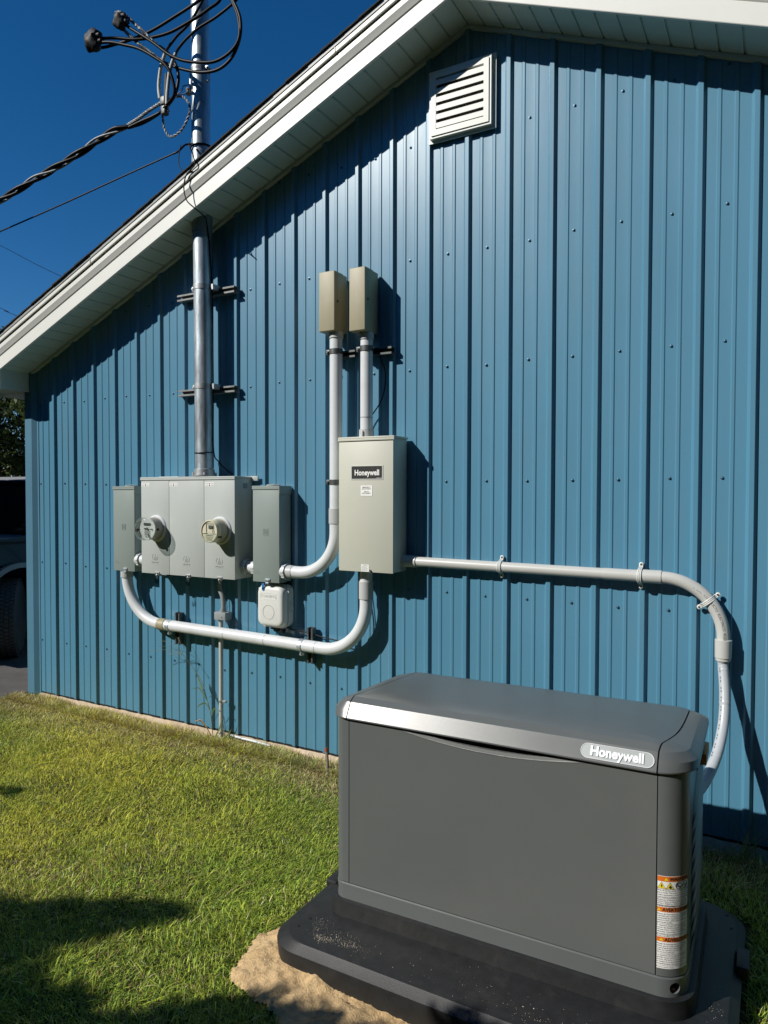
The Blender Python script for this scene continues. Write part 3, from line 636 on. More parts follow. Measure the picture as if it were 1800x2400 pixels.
mb = MB(); mb.box(2.050,2.110,yf-.003,yf-.0005,1.448,1.452,.0005); mb.box(2.050,2.054,yf-.003,yf-.0005,1.395,1.452,.0005); mb.box(2.112,2.1125,yf-.003,yf-.0005,1.41,1.45); mb.box(2.018,2.058,yf-.004,yf-.0005,1.389,1.392,.0005); mb.box(2.10,2.134,yf-.004,yf-.0005,1.387,1.390,.0005); mb.build('cover_edge', M_METGR, fc, 0)
mb = MB(); text_on_wall(mb, 'CL200 240V', .0105, 2.076, yf-.001, 1.377, bold=.0002); text_on_wall(mb, 'TYPE AX SINGLE', .0075, 2.076, yf-.001, 1.364); text_on_wall(mb, '3 WIRE 60 Hz', .0075, 2.076, yf-.001, 1.355); mb.box(2.054,2.098,yf-.0012,yf-.0003,1.3475,1.3495)
ring = [(2.108+.009*math.cos(a), yf-.0008, 1.400+.009*math.sin(a)) for a in np.linspace(0,2*math.pi,20,endpoint=False)]; mb.tube(ring,.0009,5,closed=True); text_on_wall(mb,'44',.010,2.108,yf-.001,1.400)
mb.build('face_print', M_GREYI, fc, 0)
mb = MB(); mb.lathe(o2, ax, [(.099,.0715),(.106,.0702),(.109,.066),(.109,.0)], 48, False, False)
mb.v = [(x,y,z) for x,y,z in mb.v]
keep = []
mb.f = [f for f in mb.f if sum(mb.v[i][2] for i in f)/len(f) < 1.388]; mb.build('glass_cover', M_GLASS, m2, 50)
mb = MB(); mb.box(2.118,2.1405,F-.095,F-.06,1.362,1.385,.002); mb.build('side_slot', M_DARK, m2, 30)

# ================================================================== DISCONNECT BOXES
def disconnect(x0, x1, label, Fd=-.133):
    t = thing('disconnect_box', label, 'electrical box', ((x0+x1)/2, -.075, 1.092), group='dark grey disconnects beside the meter cabinet')
    cx = (x0+x1)/2
    mb = MB(); mb.box(x0+.002,x1-.002,Fd+.010,-.0193,1.094,1.676,.0015); mb.build('housing', M_DISC, t, 30)
    mb = MB(); mb.box(x0+.001,x1-.001,Fd,Fd+.0095,1.0915,1.6685,.002); mb.box(x1-.0065,x1-.001,Fd+.0095,-.07,1.0915,1.615,.001); cv = mb.build('cover', M_DISC, t, 30)
    mb = MB(); mb.box(x0-.003,x1+.004,Fd-.004,-.0193,1.670,1.6825,.0015); mb.box(x0-.003,x1+.004,Fd-.0042,Fd-.0005,1.6600,1.6715,.001); mb.box(x1-.0008,x1+.004,Fd-.004,-.0193,1.630,1.671,.001); mb.build('rain_hood', M_DISC, t, 30)
    mb = MB(); mb.lathe((cx+.01,-.075,1.6826),(0,0,1),[(0,.044),(.006,.044),(.010,.036),(.012,.0)],28,True,False); mb.build('hub_plate', M_DISC, t, 35)
    mb = MB()
    for a in (.017,.008):
        for (p,q,r,s_) in ((-a,a,-a*1.15,-a*1.15+.002),(-a,a,a*1.15-.002,a*1.15),(-a,-a+.002,-a*1.15,a*1.15),(a-.002,a,-a*1.15,a*1.15)): mb.box(cx+p,cx+q,Fd-.0020,Fd-.0002,1.400+r,1.400+s_)
    mb.build('embossed_square', M_DISC, cv, 0)
    mb = MB(); text_on_wall(mb, 'TYPE 3R', .0095, x0+.035, Fd-.0008, 1.155); text_on_wall(mb, 'ENCLOSURE', .008, x0+.038, Fd-.0008, 1.145); mb.build('embossed_text', M_METGR, cv, 0)
    mb = MB(); mb.box(cx-.006,cx+.034,Fd-.006,Fd-.0005,1.099,1.114,.0015); mb.box(cx-.004,cx+.02,Fd-.003,Fd+.012,1.080,1.093,.001); mb.cyl((cx+.024,Fd-.009,1.106),(cx+.024,Fd-.005,1.106),.0042,10); mb.build('hasp', M_GALV, t, 30)
    return t
disconnect(1.034, 1.246, 'dark grey disconnect box left of the meter cabinet')
disconnect(2.293, 2.498, 'dark grey disconnect box between the meter cabinet and the curved conduit', -.137)

# ================================================================== TAN BOXES
def tanbox(x0, x1, z0, z1, yf, label):
    t = thing('junction_box', label, 'junction box', ((x0+x1)/2, yf/2, z0), group='tan boxes on top of the grey conduits')
    mb = MB(); mb.box(x0+.003,x1-.003,yf+.03,-.0193,z0+.003,z1-.003,.003,2); mb.build('housing', M_TAN, t, 30)
    mb = MB(); mb.box(x0,x1,yf,yf+.095,z0,z1,.006,3); cv = mb.build('cover', M_TAN, t, 40)
    zc = (z0+z1)/2
    mb = MB(); mb.cyl((x1-.001,yf+.03,zc),(x1+.006,yf+.03,zc),.006,10); mb.cyl(((x0+x1)/2-.01,yf+.035,z1-.001),((x0+x1)/2-.01,yf+.035,z1+.005),.005,8); mb.cyl(((x0+x1)/2,yf+.04,z0-.006),((x0+x1)/2,yf+.04,z0+.001),.005,8); mb.build('cover_screw', M_DARKST, cv, 40)
    mb = MB(); mb.box(x1-.0006,x1+.0008,yf+.030,yf+.0312,z0+.01,z1-.01); mb.build('seam', M_METGR, cv, 0)
    return t
tanbox(2.800, 2.909, 2.567, 2.908, -.157, 'tan junction box on the left conduit, slightly lower of the pair')
tanbox(3.014, 3.119, 2.545, 2.896, -.170, 'tan junction box on the right conduit, above the beige switch box')

# ================================================================== TRANSFER SWITCH
TS = thing('transfer_switch', 'tall beige switch box with black nameplate and white stickers', 'switch box', (3.13, -.1, 1.199))
Ft = -.181
mb = MB(); mb.box(2.958,3.303,Ft+.008,-.0193,1.203,1.943,.0015); mb.build('housing', M_TS, TS, 30)
mb = MB(); mb.box(2.955,3.304,Ft,Ft+.010,1.200,1.937,.0015); cv = mb.build('cover', M_TS, TS, 30)
mb = MB(); mb.box(2.951,3.312,Ft-.006,-.0193,1.9405,1.9525,.002); mb.box(2.951,3.312,Ft-.0062,Ft-.0018,1.930,1.941,.001); mb.build('top_cap', M_TS, TS, 30)
mb = MB(); mb.box(3.040,3.237,Ft-.0022,Ft-.0004,1.718,1.789); pl = mb.build('nameplate', mat('nameplate_black',(.022,.024,.022),.45,0,.5,200), TS, 0)
mb = MB(); text_on_wall(mb, 'Honeywell', .0430, 3.139, Ft-.0026, 1.7515, bold=.0012, xs=.86, space=1.0); text_on_wall(mb,'GENERATOR',.006,3.218,Ft-.0026,1.7225); mb.build('nameplate_text', M_STICK, pl, 0)
mb = MB(); frame(mb, (3.036,3.241,1.714,1.793), (3.0405,3.2365,1.7185,1.7885), Ft-.0026, Ft-.0003); mb.build('nameplate_rim', mat('rim',(.62,.64,.6),.4), pl, 0)
mb = MB(); mb.box(3.100,3.174,Ft-.0016,Ft-.0004,1.624,1.681); st = mb.build('disconnect_sticker', M_STICK, TS, 0)
mb = MB()
for q, (tx, zz) in enumerate((('EMERGENCY',1.671),('DISCONNECT',1.662),('SERVICE',1.646),('DISCONNECT',1.637))): text_on_wall(mb, tx, .0092, 3.137, Ft-.0020, zz, bold=.0001)
mb.build('sticker_text', M_BLACKI, st, 0)
mb = MB(); mb.box(3.103,3.153,Ft-.0016,Ft-.0004,1.202,1.241); st = mb.build('rating_sticker', M_STICK, TS, 0)
mb = MB(); text_on_wall(mb,'WARNING',.0065,3.128,Ft-.002,1.236)
for q in range(7): mb.box(3.106,3.150-.004*(q%3),Ft-.0021,Ft-.0018,1.2065+q*.0038,1.2075+q*.0038)
mb.build('sticker_text', M_GREYI, st, 0)
mb = MB(); mb.cyl((3.163,Ft-.008,1.209),(3.163,Ft,1.209),.006,12); mb.box(3.153,3.172,Ft-.002,Ft+.012,1.194,1.204,.001); mb.build('latch_screw', M_DARKST, TS, 40)

# ================================================================== CONDUITS
RC = .0365
def ring(mb, p, d, r, w):
    p = Vector(p); d = Vector(d).normalized(); mb.lathe(p-d*w/2, d, [(0,r-.004),(0,r),(w,r),(w,r-.004)], 36, False, False)
def hclamp(mb, x, y, z, r, w=.030):       # strut clamp round a horizontal pipe
    mb.lathe((x-w/2,y,z),(1,0,0),[(0,r),(0,r+.003),(w,r+.003),(w,r)],36,False,False)
    mb.box(x-w/2,x+w/2,y-.006,y+.006,z-r-.026,z-r+.002,.0015); mb.cyl((x,y-.02,z-r-.014),(x,y+.02,z-r-.014),.006,10)
# left tan box -> elbow -> right disconnect
K1 = thing('conduit', 'grey conduit from the left tan box curving into the right disconnect', 'conduit', (2.875,-.09,1.16))
P = fillet([(2.877,-.09,2.572),(2.875,-.09,1.160),(2.50,-.09,1.160)], .255, 20)
mb = MB(); mb.tube(P, RC, 32); mb.build('pipe', M_PVC, K1, 40)
mb = MB(); ring(mb,(2.874,-.09,1.505),(0,0,1),RC+.0045,.088); mb.build('coupling', M_PVCN, K1, 40)
mb = MB(); ring(mb,(2.877,-.09,2.552),(0,0,1),RC+.005,.034); mb.build('coupling', M_PVCN, K1, 40)
mb = MB(); ring(mb,(2.545,-.09,1.16),(1,0,0),RC+.003,.05); mb.build('coupling', M_PVCN, K1, 40)
mb = MB(); ring(mb,(2.510,-.09,1.16),(1,0,0),RC+.011,.030)
for a in range(8): mb.box(2.497,2.523,-.0035,.0035,RC+.008,RC+.0145, M=Matrix.Translation((0,-.09,1.16)) @ Matrix.Rotation(a*math.pi/4,4,'X'))
mb.build('locknut', M_PVC, K1, 30)
for z in (2.458, 1.702):
    mb = MB(); clamp(mb, 2.876, -.09, z, RC, .03, side=-1); mb.build('pipe_clamp', M_DARKST, K1, 40)
    mb = MB(); strut(mb, 2.82, 2.985, z-.012) ; mb.build('strut_channel', M_DARKST, K1, 0)
K2 = thing('conduit', 'short grey conduit from the right tan box down into the beige switch box', 'conduit', (3.082,-.09,1.9525))
mb = MB(); mb.tube([(3.083,-.09,2.55),(3.082,-.09,2.2),(3.082,-.09,1.955)], RC-.001, 32); mb.build('pipe', M_PVC, K2, 40)
mb = MB(); ring(mb,(3.082,-.09,1.976),(0,0,1),RC+.006,.045); mb.box(3.078,3.086,-.1415,-.130,1.956,1.990,.001); ring(mb,(3.083,-.09,2.525),(0,0,1),RC+.004,.036); mb.build('terminal_adapter', M_PVCN, K2, 40)
mb = MB(); ring(mb,(3.082,-.09,2.068),(0,0,1),RC+.0006,.0022); mb.build('joint_line', M_GREYI, K2, 40)
mb = MB(); clamp(mb, 3.083, -.09, 2.456, RC, .03, side=-1); mb.build('pipe_clamp', M_DARKST, K2, 40)
mb = MB(); strut(mb, 3.03, 3.225, 2.443); mb.build('strut_channel', M_DARKST, K2, 0)
cable('control_wire', [(3.13,-.03,2.43),(3.17,-.03,2.32),(3.15,-.03,2.18),(3.06,-.03,2.06),(3.02,-.04,1.99),(3.01,-.05,1.955)], .0035, 'thin black wire curving behind the right conduit to the switch box top', cat='wire')
# lower run
K3 = thing('conduit', 'long white conduit sweeping under the cabinets from left disconnect to switch box', 'conduit', (2.1,-.09,.68))
P = fillet([(1.119,-.09,1.095),(1.117,-.09,.745),(3.080,-.09,.712),(3.081,-.09,1.202)], [.33,.285], 22)
mb = MB(); mb.tube(P, RC, 32); mb.build('pipe', M_PVC, K3, 40)
mb = MB(); ring(mb,(1.119,-.09,1.064),(0,0,1),RC+.006,.042); mb.build('coupling', M_PVCN, K3, 40)
mb = MB(); ring(mb,(3.081,-.09,1.085),(0,0,1),RC+.005,.10); mb.build('coupling', M_PVCN, K3, 40)
mb = MB(); ring(mb,(1.468,-.09,.739),(1,0,-.017),RC+.0035,.062); mb.build('tan_coupling', M_TAN, K3, 40)
mb = MB()
for x in (2.03, 2.36, 2.74): ring(mb,(x,-.09,.739-(x-1.4)*.0162),(1,0,-.017),RC+.0006,.0022)
mb.build('joint_line', M_GREYI, K3, 40)
for x in (1.535, 2.632):
    zc = .739-(x-1.4)*.0162
    mb = MB(); hclamp(mb, x, -.09, zc, RC, .028); mb.build('pipe_clamp', M_GALV, K3, 40)
    mb = MB(); vstrut(mb, x+.035, .605, .822); mb.build('strut_channel', M_DARKST, K3, 0)
cable('control_wire', [(3.00,-.03,1.20),(3.02,-.05,1.05),(3.045,-.045,.9),(3.02,-.05,.80),(2.93,-.06,.765),(2.78,-.05,.772),(2.62,-.04,.79),(2.53,-.05,.80),(2.49,-.06,.815)], .0038, 'thin black wire beside the lower conduit elbow, from the switch box to the telecom box', cat='wire')
cable('control_wire', [(3.025,-.03,1.20),(3.04,-.055,1.0),(3.045,-.06,.86),(3.00,-.06,.79),(2.92,-.075,.76)], .0030, 'second thin grey wire hugging the lower conduit elbow', M_ALU, cat='wire')
# nipples
for xa, xb, lb in ((1.240,1.378,'short white conduit nipple joining the left disconnect and the meter cabinet'),(2.188,2.297,'short white conduit nipple joining the meter cabinet and the right disconnect')):
    t = thing('conduit_nipple', lb, 'conduit', ((xa+xb)/2,-.09,1.135), group='short nipples between the cabinets')
    mb = MB(); mb.cyl((xa,-.09,1.172),(xb,-.09,1.172),RC,32); mb.build('pipe', M_PVC, t, 40)
    for xc, xx in ((xa+.016, xa+.003), (xb-.016, xb-.029)):
        mb = MB(); ring(mb,(xc,-.09,1.172),(1,0,0),RC+.010,.030)
        for a in range(8): mb.box(xx,xx+.026,-.003,.003,RC+.007,RC+.0135, M=Matrix.Translation((0,-.09,1.172)) @ Matrix.Rotation(a*math.pi/4,4,'X'))
        mb.build('locknut', M_PVC, t, 30)
# horizontal run to the generator
K4 = thing('conduit', 'grey printed conduit from the switch box across the wall to the flexible hose', 'conduit', (4.1,-.05,.9))
RH = .0285
P = fillet([(3.303,-.058,1.262),(3.6,-.054,1.259),(4.928,-.050,1.246),(4.927,-.05,.905)], [3,.262], 22)
P = [(3.303,-.058,1.260)]+fillet([(3.45,-.055,1.260),(4.928,-.050,1.246),(4.927,-.05,.905)], .262, 22)
mb = MB(); mb.tube([p for p in P], RH-.0035, 32) if False else None
iq = [i for i, p in enumerate(P) if p[0] > 4.5][0]
mb = MB(); mb.tube([P[0], P[1], (4.40,-.0515,1.251)], RH-.0015, 32); mb.build('straight_pipe', M_PVC2, K4, 40)
mb = MB(); mb.tube([(4.40,-.0515,1.251)]+P[2:], RH, 32)
mb.build('elbow', M_PVC2, K4, 40)
mb = MB(); mb.lathe((4.555,-.0505,1.2497),(1,0,-.009),[(0,RH),(0,RH+.0035),(.108,RH+.0035),(.108,RH)],36,False,False); mb.build('sleeve_coupling', M_PVC2, K4, 40)
mb = MB(); ring(mb,(3.345,-.056,1.260),(1,0,0),RH+.004,.085); mb.build('sleeve_coupling', M_PVC2, K4, 40)
mb = MB(); mb.lathe((4.927,-.05,.902),(0,0,1),[(-.013,RH),(-.013,RH+.003),(-.002,RH+.003),(0,RH+.0065),(.080,RH+.0075),(.082,RH)],36,False,False); mb.build('end_coupling', M_PVC2, K4, 40)
def strap(p, d, r, parent):               # two-ear plastic strap; d: pipe direction in the wall plane
    d = Vector(d).normalized(); q = Vector((d.z,0,-d.x)); p = Vector(p); mb = MB()
    A = []
    for a in np.linspace(-.1, math.pi+.1, 18): A.append(p+q*(r+.003)*math.cos(a)+Vector((0,-1,0))*(r+.003)*math.sin(a))
    foot = .021
    L1 = [p+q*(r+foot+.006)+Vector((0,.024,0))]; L2 = [p-q*(r+foot+.006)+Vector((0,.024,0))]
    for off in (-.007, 0, .007): mb.tube([L1[0]+d*off*.6, p+q*(r+.008)+Vector((0,.018,0))+d*off]+[a+d*off for a in A[1:-1]]+[p-q*(r+.008)+Vector((0,.018,0))+d*off, L2[0]+d*off*.6], .0033, 8)
    for s_ in (1,-1):
        c = p+q*s_*(r+foot)+Vector((0,.024,0)); mb.lathe(c+Vector((0,.004,0)),(0,-1,0),[(0,.0105),(.007,.0105),(.008,.009)],20)
    o = mb.build('strap', M_TELE, parent, 40)
    mb = MB()
    for s_ in (1,-1):
        c = p+q*s_*(r+foot)+Vector((0,.024,0)); mb.lathe(c+Vector((0,-.004,0)),(0,-1,0),[(0,.0055),(.003,.005)],6)
    mb.build('strap_screw', M_DARKST, o, 30)
strap((3.872,-.053,1.2565),(1,0,-.009),RH-.0015,K4); strap((4.567,-.0505,1.2495),(1,0,-.009),RH+.0035,K4); strap((4.862,-.05,1.150),(.62,0,-.78),RH,K4)
# print on the elbow
cxp, czp, Re = 4.928-.262, 1.246-.262, .262
mb = MB()
def elbow_text(txt, size, a_mid, k=.15, **kw):
    vs, fs = textmesh(txt, size, **kw)
    out = []
    for x, y, z in vs:
        a = a_mid - x/(Re+.004) ; u = (y+.002)        # a: angle from +X
        rad = Re + u + .004; off = math.sqrt(max(0, RH**2-(u+.004)**2))
        out.append((cxp+rad*math.cos(a), -.05-off-.0006, czp+rad*math.sin(a)))
    mb.add(out, fs)
elbow_text('CONDUCTO  ELECTRICO  RIGID', .0155, .40); elbow_text('PVC  SDEL', .014, .98); elbow_text('E.J. Southern Pipe, Inc.', .0125, 1.38, bold=.0002)
mb.build('printed_text', M_BLACKI, K4, 0)
# flexible whip
FL = [(4.927,-.05,.90),(4.928,-.052,.86),(4.938,-.09,.747),(4.938,-.14,.636),(4.923,-.22,.533),(4.897,-.31,.461),(4.868,-.40,.42),(4.83,-.52,.40),(4.79,-.72,.40)]
W = thing('flexible_conduit', 'pale ribbed flexible hose bending from the wall into the generator back', 'conduit', (4.93,-.05,.9))
mb = MB(); PF = catmull(FL, 26)
def rf(t): return .0225 + .0012*math.sin(t*len(PF)*.9)
mb.tube(PF, .0225, 24, rfun=lambda t: .0226+.0006*(1 if int(t*(len(PF)-1))%2 else -1)); mb.build('hose', mat('liquidtight',(.43,.465,.50),.35,0,.04,5), W, 50)
mb = MB(); ring(mb, PF[4], PF[5]-PF[3], .027, .02); mb.build('hose_nut', M_PVC2, W, 40)
mb = MB()
for k in range(26, 118, 3):
    p = Vector(PF[k]); t = (Vector(PF[k+1])-Vector(PF[k])).normalized(); w = Vector((-.55,-.83,0)); w = (w-t*w.dot(t)).normalized(); s_ = t.cross(w)
    if k % 9 == 8: continue
    c = p+w*.0233; mb.add([c-s_*.0022-t*.0045, c+s_*.0022-t*.0045, c+s_*.0022+t*.0045, c-s_*.0022+t*.0045], [(0,1,2,3)])
mb.build('hose_print', M_GREYI, W, 0)

# grounding conduit
GR = thing('ground_conduit', 'thin grey grounding pipe with small box between cabinet and soil', 'conduit', (1.96,-.05,0))
mb = MB(); mb.tube(catmull([(1.945,-.05,1.10),(1.945,-.052,1.05),(1.950,-.056,1.01),(1.972,-.056,.965),(1.978,-.055,.92),(1.978,-.055,.86)],8), .0155, 16); mb.build('bent_sleeve', M_GBOX, GR, 50)
mb = MB(); mb.box(1.925,2.020,-.085,-.020,.812,.862,.003); mb.lathe((1.975,-.055,.862),(0,0,1),[(0,.024),(.006,.024),(.007,.019),(.02,.019)],18); mb.lathe((1.955,-.055,.795),(0,0,1),[(0,.016),(.017,.018)],18); bx = mb.build('splice_box', M_GBOX, GR, 30)
mb = MB(); mb.cyl((1.985,-.088,.835),(1.985,-.083,.835),.006,10); mb.build('box_screw', M_GALV, bx, 40)
mb = MB(); mb.tube([(1.957,-.055,.81),(1.957,-.055,.45),(1.955,-.055,-.05)], .0145, 16); mb.build('thin_pipe', M_PIPEG, GR, 50)
mb = MB(); ring(mb,(1.956,-.055,.273),(0,0,1),.0165,.014); mb.box(1.965,2.0,-.062,-.045,.266,.280,.002); mb.cyl((1.995,-.065,.273),(1.995,-.058,.273),.005,8); mb.build('pipe_clip', M_GALVD, GR, 40)
cable('thin_lead', [(1.985,-.05,.812),(1.99,-.045,.78),(1.985,-.04,.74),(1.98,-.035,.72)], .0018, '', M_TELE, parent=GR)
mb = MB(); mb.tube(catmull([(2.02,-.03,.05),(2.10,-.035,.047),(2.22,-.03,.042),(2.34,-.03,.035)],6), .008, 10); tag(mb.build('buried_pipe', M_PVC, None, 40), 'white pipe end lying at the foot of the wall', 'pipe')

# ================================================================== TELECOM BOX
TB = thing('telecom_box', 'rounded white plastic telecom box hanging under the right disconnect', 'telecom box', (2.43,-.07,.80))
def rrect2(x0,x1,z0,z1,r,n=8):
    out = []
    for cx,cz,a0 in ((x1-r,z1-r,0),(x0+r,z1-r,90),(x0+r,z0+r,180),(x1-r,z0+r,270)):
        for k in range(n+1): a = R_(a0+90*k/n); out.append((cx+r*math.cos(a), cz+r*math.sin(a)))
    return out
def loft(mb, layers, cap0=True, cap1=True):
    n = len(layers[0]); vs = []; fs = []
    for L in layers: vs += L
    for i in range(len(layers)-1):
        for k in range(n): fs.append((i*n+k, i*n+(k+1)%n, (i+1)*n+(k+1)%n, (i+1)*n+k))
    if cap0: fs.append(tuple(range(n-1,-1,-1)))
    if cap1: fs.append(tuple((len(layers)-1)*n+k for k in range(n)))
    mb.add(vs, fs)
tx0,tx1,tz0,tz1 = 2.300,2.520,.806,1.075
mb = MB(); loft(mb, [[(x,y,z) for x,z in rrect2(tx0+i,tx1-i,tz0+i,tz1-i,max(.045-i*.5,.01))] for y,i in ((-.02,.004),(-.066,.002))]); mb.build('back_shell', M_TELE, TB, 35)
mb = MB(); loft(mb, [[(x,y,z) for x,z in rrect2(tx0+i,tx1-i,tz0+i,tz1-i,max(.048-i*.5,.01))] for y,i in ((-.068,-.002),(-.076,-.002),(-.077,.006),(-.105,.011),(-.114,.016),(-.119,.024),(-.121,.034))]); cv = mb.build('cover', M_TELE, TB, 35)
mb = MB(); cx, cz = 2.402,.905; mb.tube([(cx+.043*math.cos(a),-.1212,cz+.043*math.sin(a)) for a in np.linspace(0,2*math.pi,48,endpoint=False)], .0014, 5, closed=True)
mb.build('round_recess', mat('tele_shadow',(.35,.36,.35),.6), cv, 50)
mb = MB(); L = [(x,-.1212,z) for x,z in rrect2(2.342,2.460,.985,1.022,.006,3)]; mb.tube(L, .0012, 5, closed=True); text_on_wall(mb, 'CORNING', .024, 2.401, -.1216, 1.004, ext=.0008); mb.build('embossed_name', M_TELE, cv, 30)
mb = MB()
for zz in (1.03,.85): mb.box(tx0-.012,tx0+.0,-.076,-.058,zz-.020,zz+.016,.003)
mb.build('hinge', M_TELE, TB, 30)
mb = MB(); mb.tube(catmull([(tx1+.003,-.07,.975),(tx1+.014,-.06,.972),(tx1+.006,-.055,.955),(tx1+.02,-.055,.935),(tx1+.018,-.06,.915),(tx1+.004,-.062,.92),(tx1+.004,-.07,.945)],6), .0035, 8); mb.build('latch', M_TELE, TB, 40)
mb = MB(); mb.box(2.352,2.370,-.1245,-.122,1.045,1.085,.0008); mb.lathe((2.361,-.122,1.045),(0,-1,0),[(0,.009),(.0025,.009)],16); mb.build('blue_tag', M_BLUETAG, cv, 30)
mb = MB(); mb.box(2.395,2.42,-.062,-.02,.775,.806,.003); mb.box(2.36,2.385,-.05,-.02,.785,.806,.003); mb.cyl((2.452,-.04,.77),(2.452,-.04,.81),.012,12); mb.build('cable_glands', M_BLACKP, TB, 30)

# ================================================================== GENERATOR
TH = .0212; GO = (3.684, -1.3453, .115)
GEN = thing('standby_generator', 'large dark grey standby generator with rounded lid on a black pad', 'generator', GO, TH)
GL, GW = 1.234, .638
RAD = dict(fl=.042, fr=.085, br=.06, bl=.06)
def rr_gen(i=0., ie=None, n=10, rads=RAD):
    ie = i if ie is None else ie
    out = []; x0,x1,y0,y1 = ie, GL-ie, i, GW-i
    for cx,cy,sx,sy,a0,key in ((x0,y0,1,1,180,'fl'),(x1,y0,-1,1,270,'fr'),(x1,y1,-1,-1,0,'br'),(x0,y1,1,-1,90,'bl')):
        r = max(rads[key]-(i+ie)/2, .012)
        for k in range(n+1): a = R_(a0+90*k/n); out.append((cx+sx*r+r*math.cos(a), cy+sy*r+r*math.sin(a)))
    return out
def glob(mb, name, m, parent=GEN, smooth=30): return mb.build(name, m, parent, smooth, local=True)
# inner dark core
mb = MB(); loft(mb, [[(x,y,z) for x,y in rr_gen(.040,.014)] for z in (.01,.70)]); glob(mb, 'inner_core', M_DARK)
# base skirt with lifting holes
mb = MB(); loft(mb, [[(x,y,z) for x,y in rr_gen(i)] for z,i in ((0,-.001),(.056,-.002),(.0600,.000),(.0605,.013))]); sk_o = glob(mb, 'base_skirt', M_GENL, smooth=35)
def bool_cut(o, cutters):
    for c in cutters:
        md = o.modifiers.new('b','BOOLEAN'); md.operation = 'DIFFERENCE'; md.object = c; md.solver = 'EXACT'
    dg = bpy.context.evaluated_depsgraph_get(); dg.update()
    me = bpy.data.meshes.new_from_object(o.evaluated_get(dg)); o.modifiers.clear(); old = o.data; o.data = me; me.name = old.name
    me.polygons.foreach_set('use_smooth', [True]*len(me.polygons)); me.set_sharp_from_angle(angle=R_(14))
    for c in cutters: bpy.data.objects.remove(c)
cut = []
for (cx, cy, a, r) in ((GL-.085, .085, -52, .085), (.042, .042, 212, .042)):
    d = Vector((math.cos(R_(a)), math.sin(R_(a)), 0)); c = Vector((cx,cy,.028)); mb = MB(); mb.cyl(c+d*(r-.028), c+d*(r+.03), .0175, 24); cut.append(glob(mb, 'cut', M_DARK))
bool_cut(sk_o, cut)
mb = MB(); loft(mb, [[(x,y,z) for x,y in rr_gen(.024)] for z in (.002,.055)]); glob(mb, 'skirt_liner', M_DARK)
d = Vector((math.cos(R_(-52)), math.sin(R_(-52)), 0)); c = Vector((GL-.085,.085,.024)); mb = MB(); mb.cyl(c+d*.055+Vector((0,0,-.014)), c+d*.074+Vector((0,0,-.014)), .012, 12); glob(mb, 'anchor_bolt', M_REDD)
# perimeter panels
def perim(pts):     # cumulative lengths
    L = [0]
    for a, b in zip(pts, pts[1:]+pts[:1]): L.append(L[-1]+math.dist(a,b))
    return L
BASE = rr_gen(0)
def panel_from(idx0, idx1, extra0=None, extra1=None, z0=.0635, z1=.690, th=.010):
    n = len(BASE); ids = [i % n for i in range(idx0, idx1+1)]; P = [BASE[i] for i in ids]
    if extra0: P = [extra0]+P
    if extra1: P = P+[extra1]
    mb = MB(); outer = P; inner = []
    for i,p in enumerate(P):
        a = P[max(i-1,0)]; b = P[min(i+1,len(P)-1)]; t = Vector((b[0]-a[0], b[1]-a[1])).normalized(); inner.append((p[0]-t.y*th, p[1]+t.x*th))
    loop = outer+inner[::-1]; mb.prism(loop, z0, z1, lambda u,v,w: (u,v,w)); return mb
n1 = 11
# indices: fl 0..10, fr 11..21, br 22..32, bl 33..43
mb = panel_from(33, 44+10, extra0=(GL-.5, GW), extra1=(.0635, 0)); glob(mb, 'left_shell', M_GENL, smooth=35)
mb = panel_from(11, 32, extra0=(1.1485, 0), extra1=(GL-.499, GW)); RS = glob(mb, 'right_shell', M_GENL, smooth=35)
# front door with scooped handle along its top
mb = MB(); xa, xb, za, zb = .0665, 1.1455, .0635, .690; NX, NZ = 150, 60; vs = []
def arc(x):
    t = (x-.215)/(.995-.215); return zb - (.043*math.sin(math.pi*min(max(t,0),1))**.8 if 0 < t < 1 else 0)
Zs = list(np.linspace(za, .64, 8)) + list(np.linspace(.641, zb, NZ-8))
for z in Zs:
    for i in range(NX):
        x = xa+(xb-xa)*i/(NX-1); a = arc(x); dd = z-a
        y = 0 if dd <= 0 else (dd*.35 if dd < .012 else .034)
        if -.004 < dd <= 0: y = -.0010*(1+dd/.004)
        vs.append((x, y, z))
fs = [(j*NX+i, j*NX+i+1, (j+1)*NX+i+1, (j+1)*NX+i) for j in range(NZ-1) for i in range(NX-1)]
mb.add(vs, fs); rim = [(xa,za),(xb,za),(xb,zb),(xa,zb)]
mb.add([(x,0,z) for x,z in rim]+[(x,.01,z) for x,z in rim], [(0,1,5,4),(1,2,6,5),(3,0,4,7)])
DOOR = glob(mb, 'front_door', M_GEND, smooth=50)
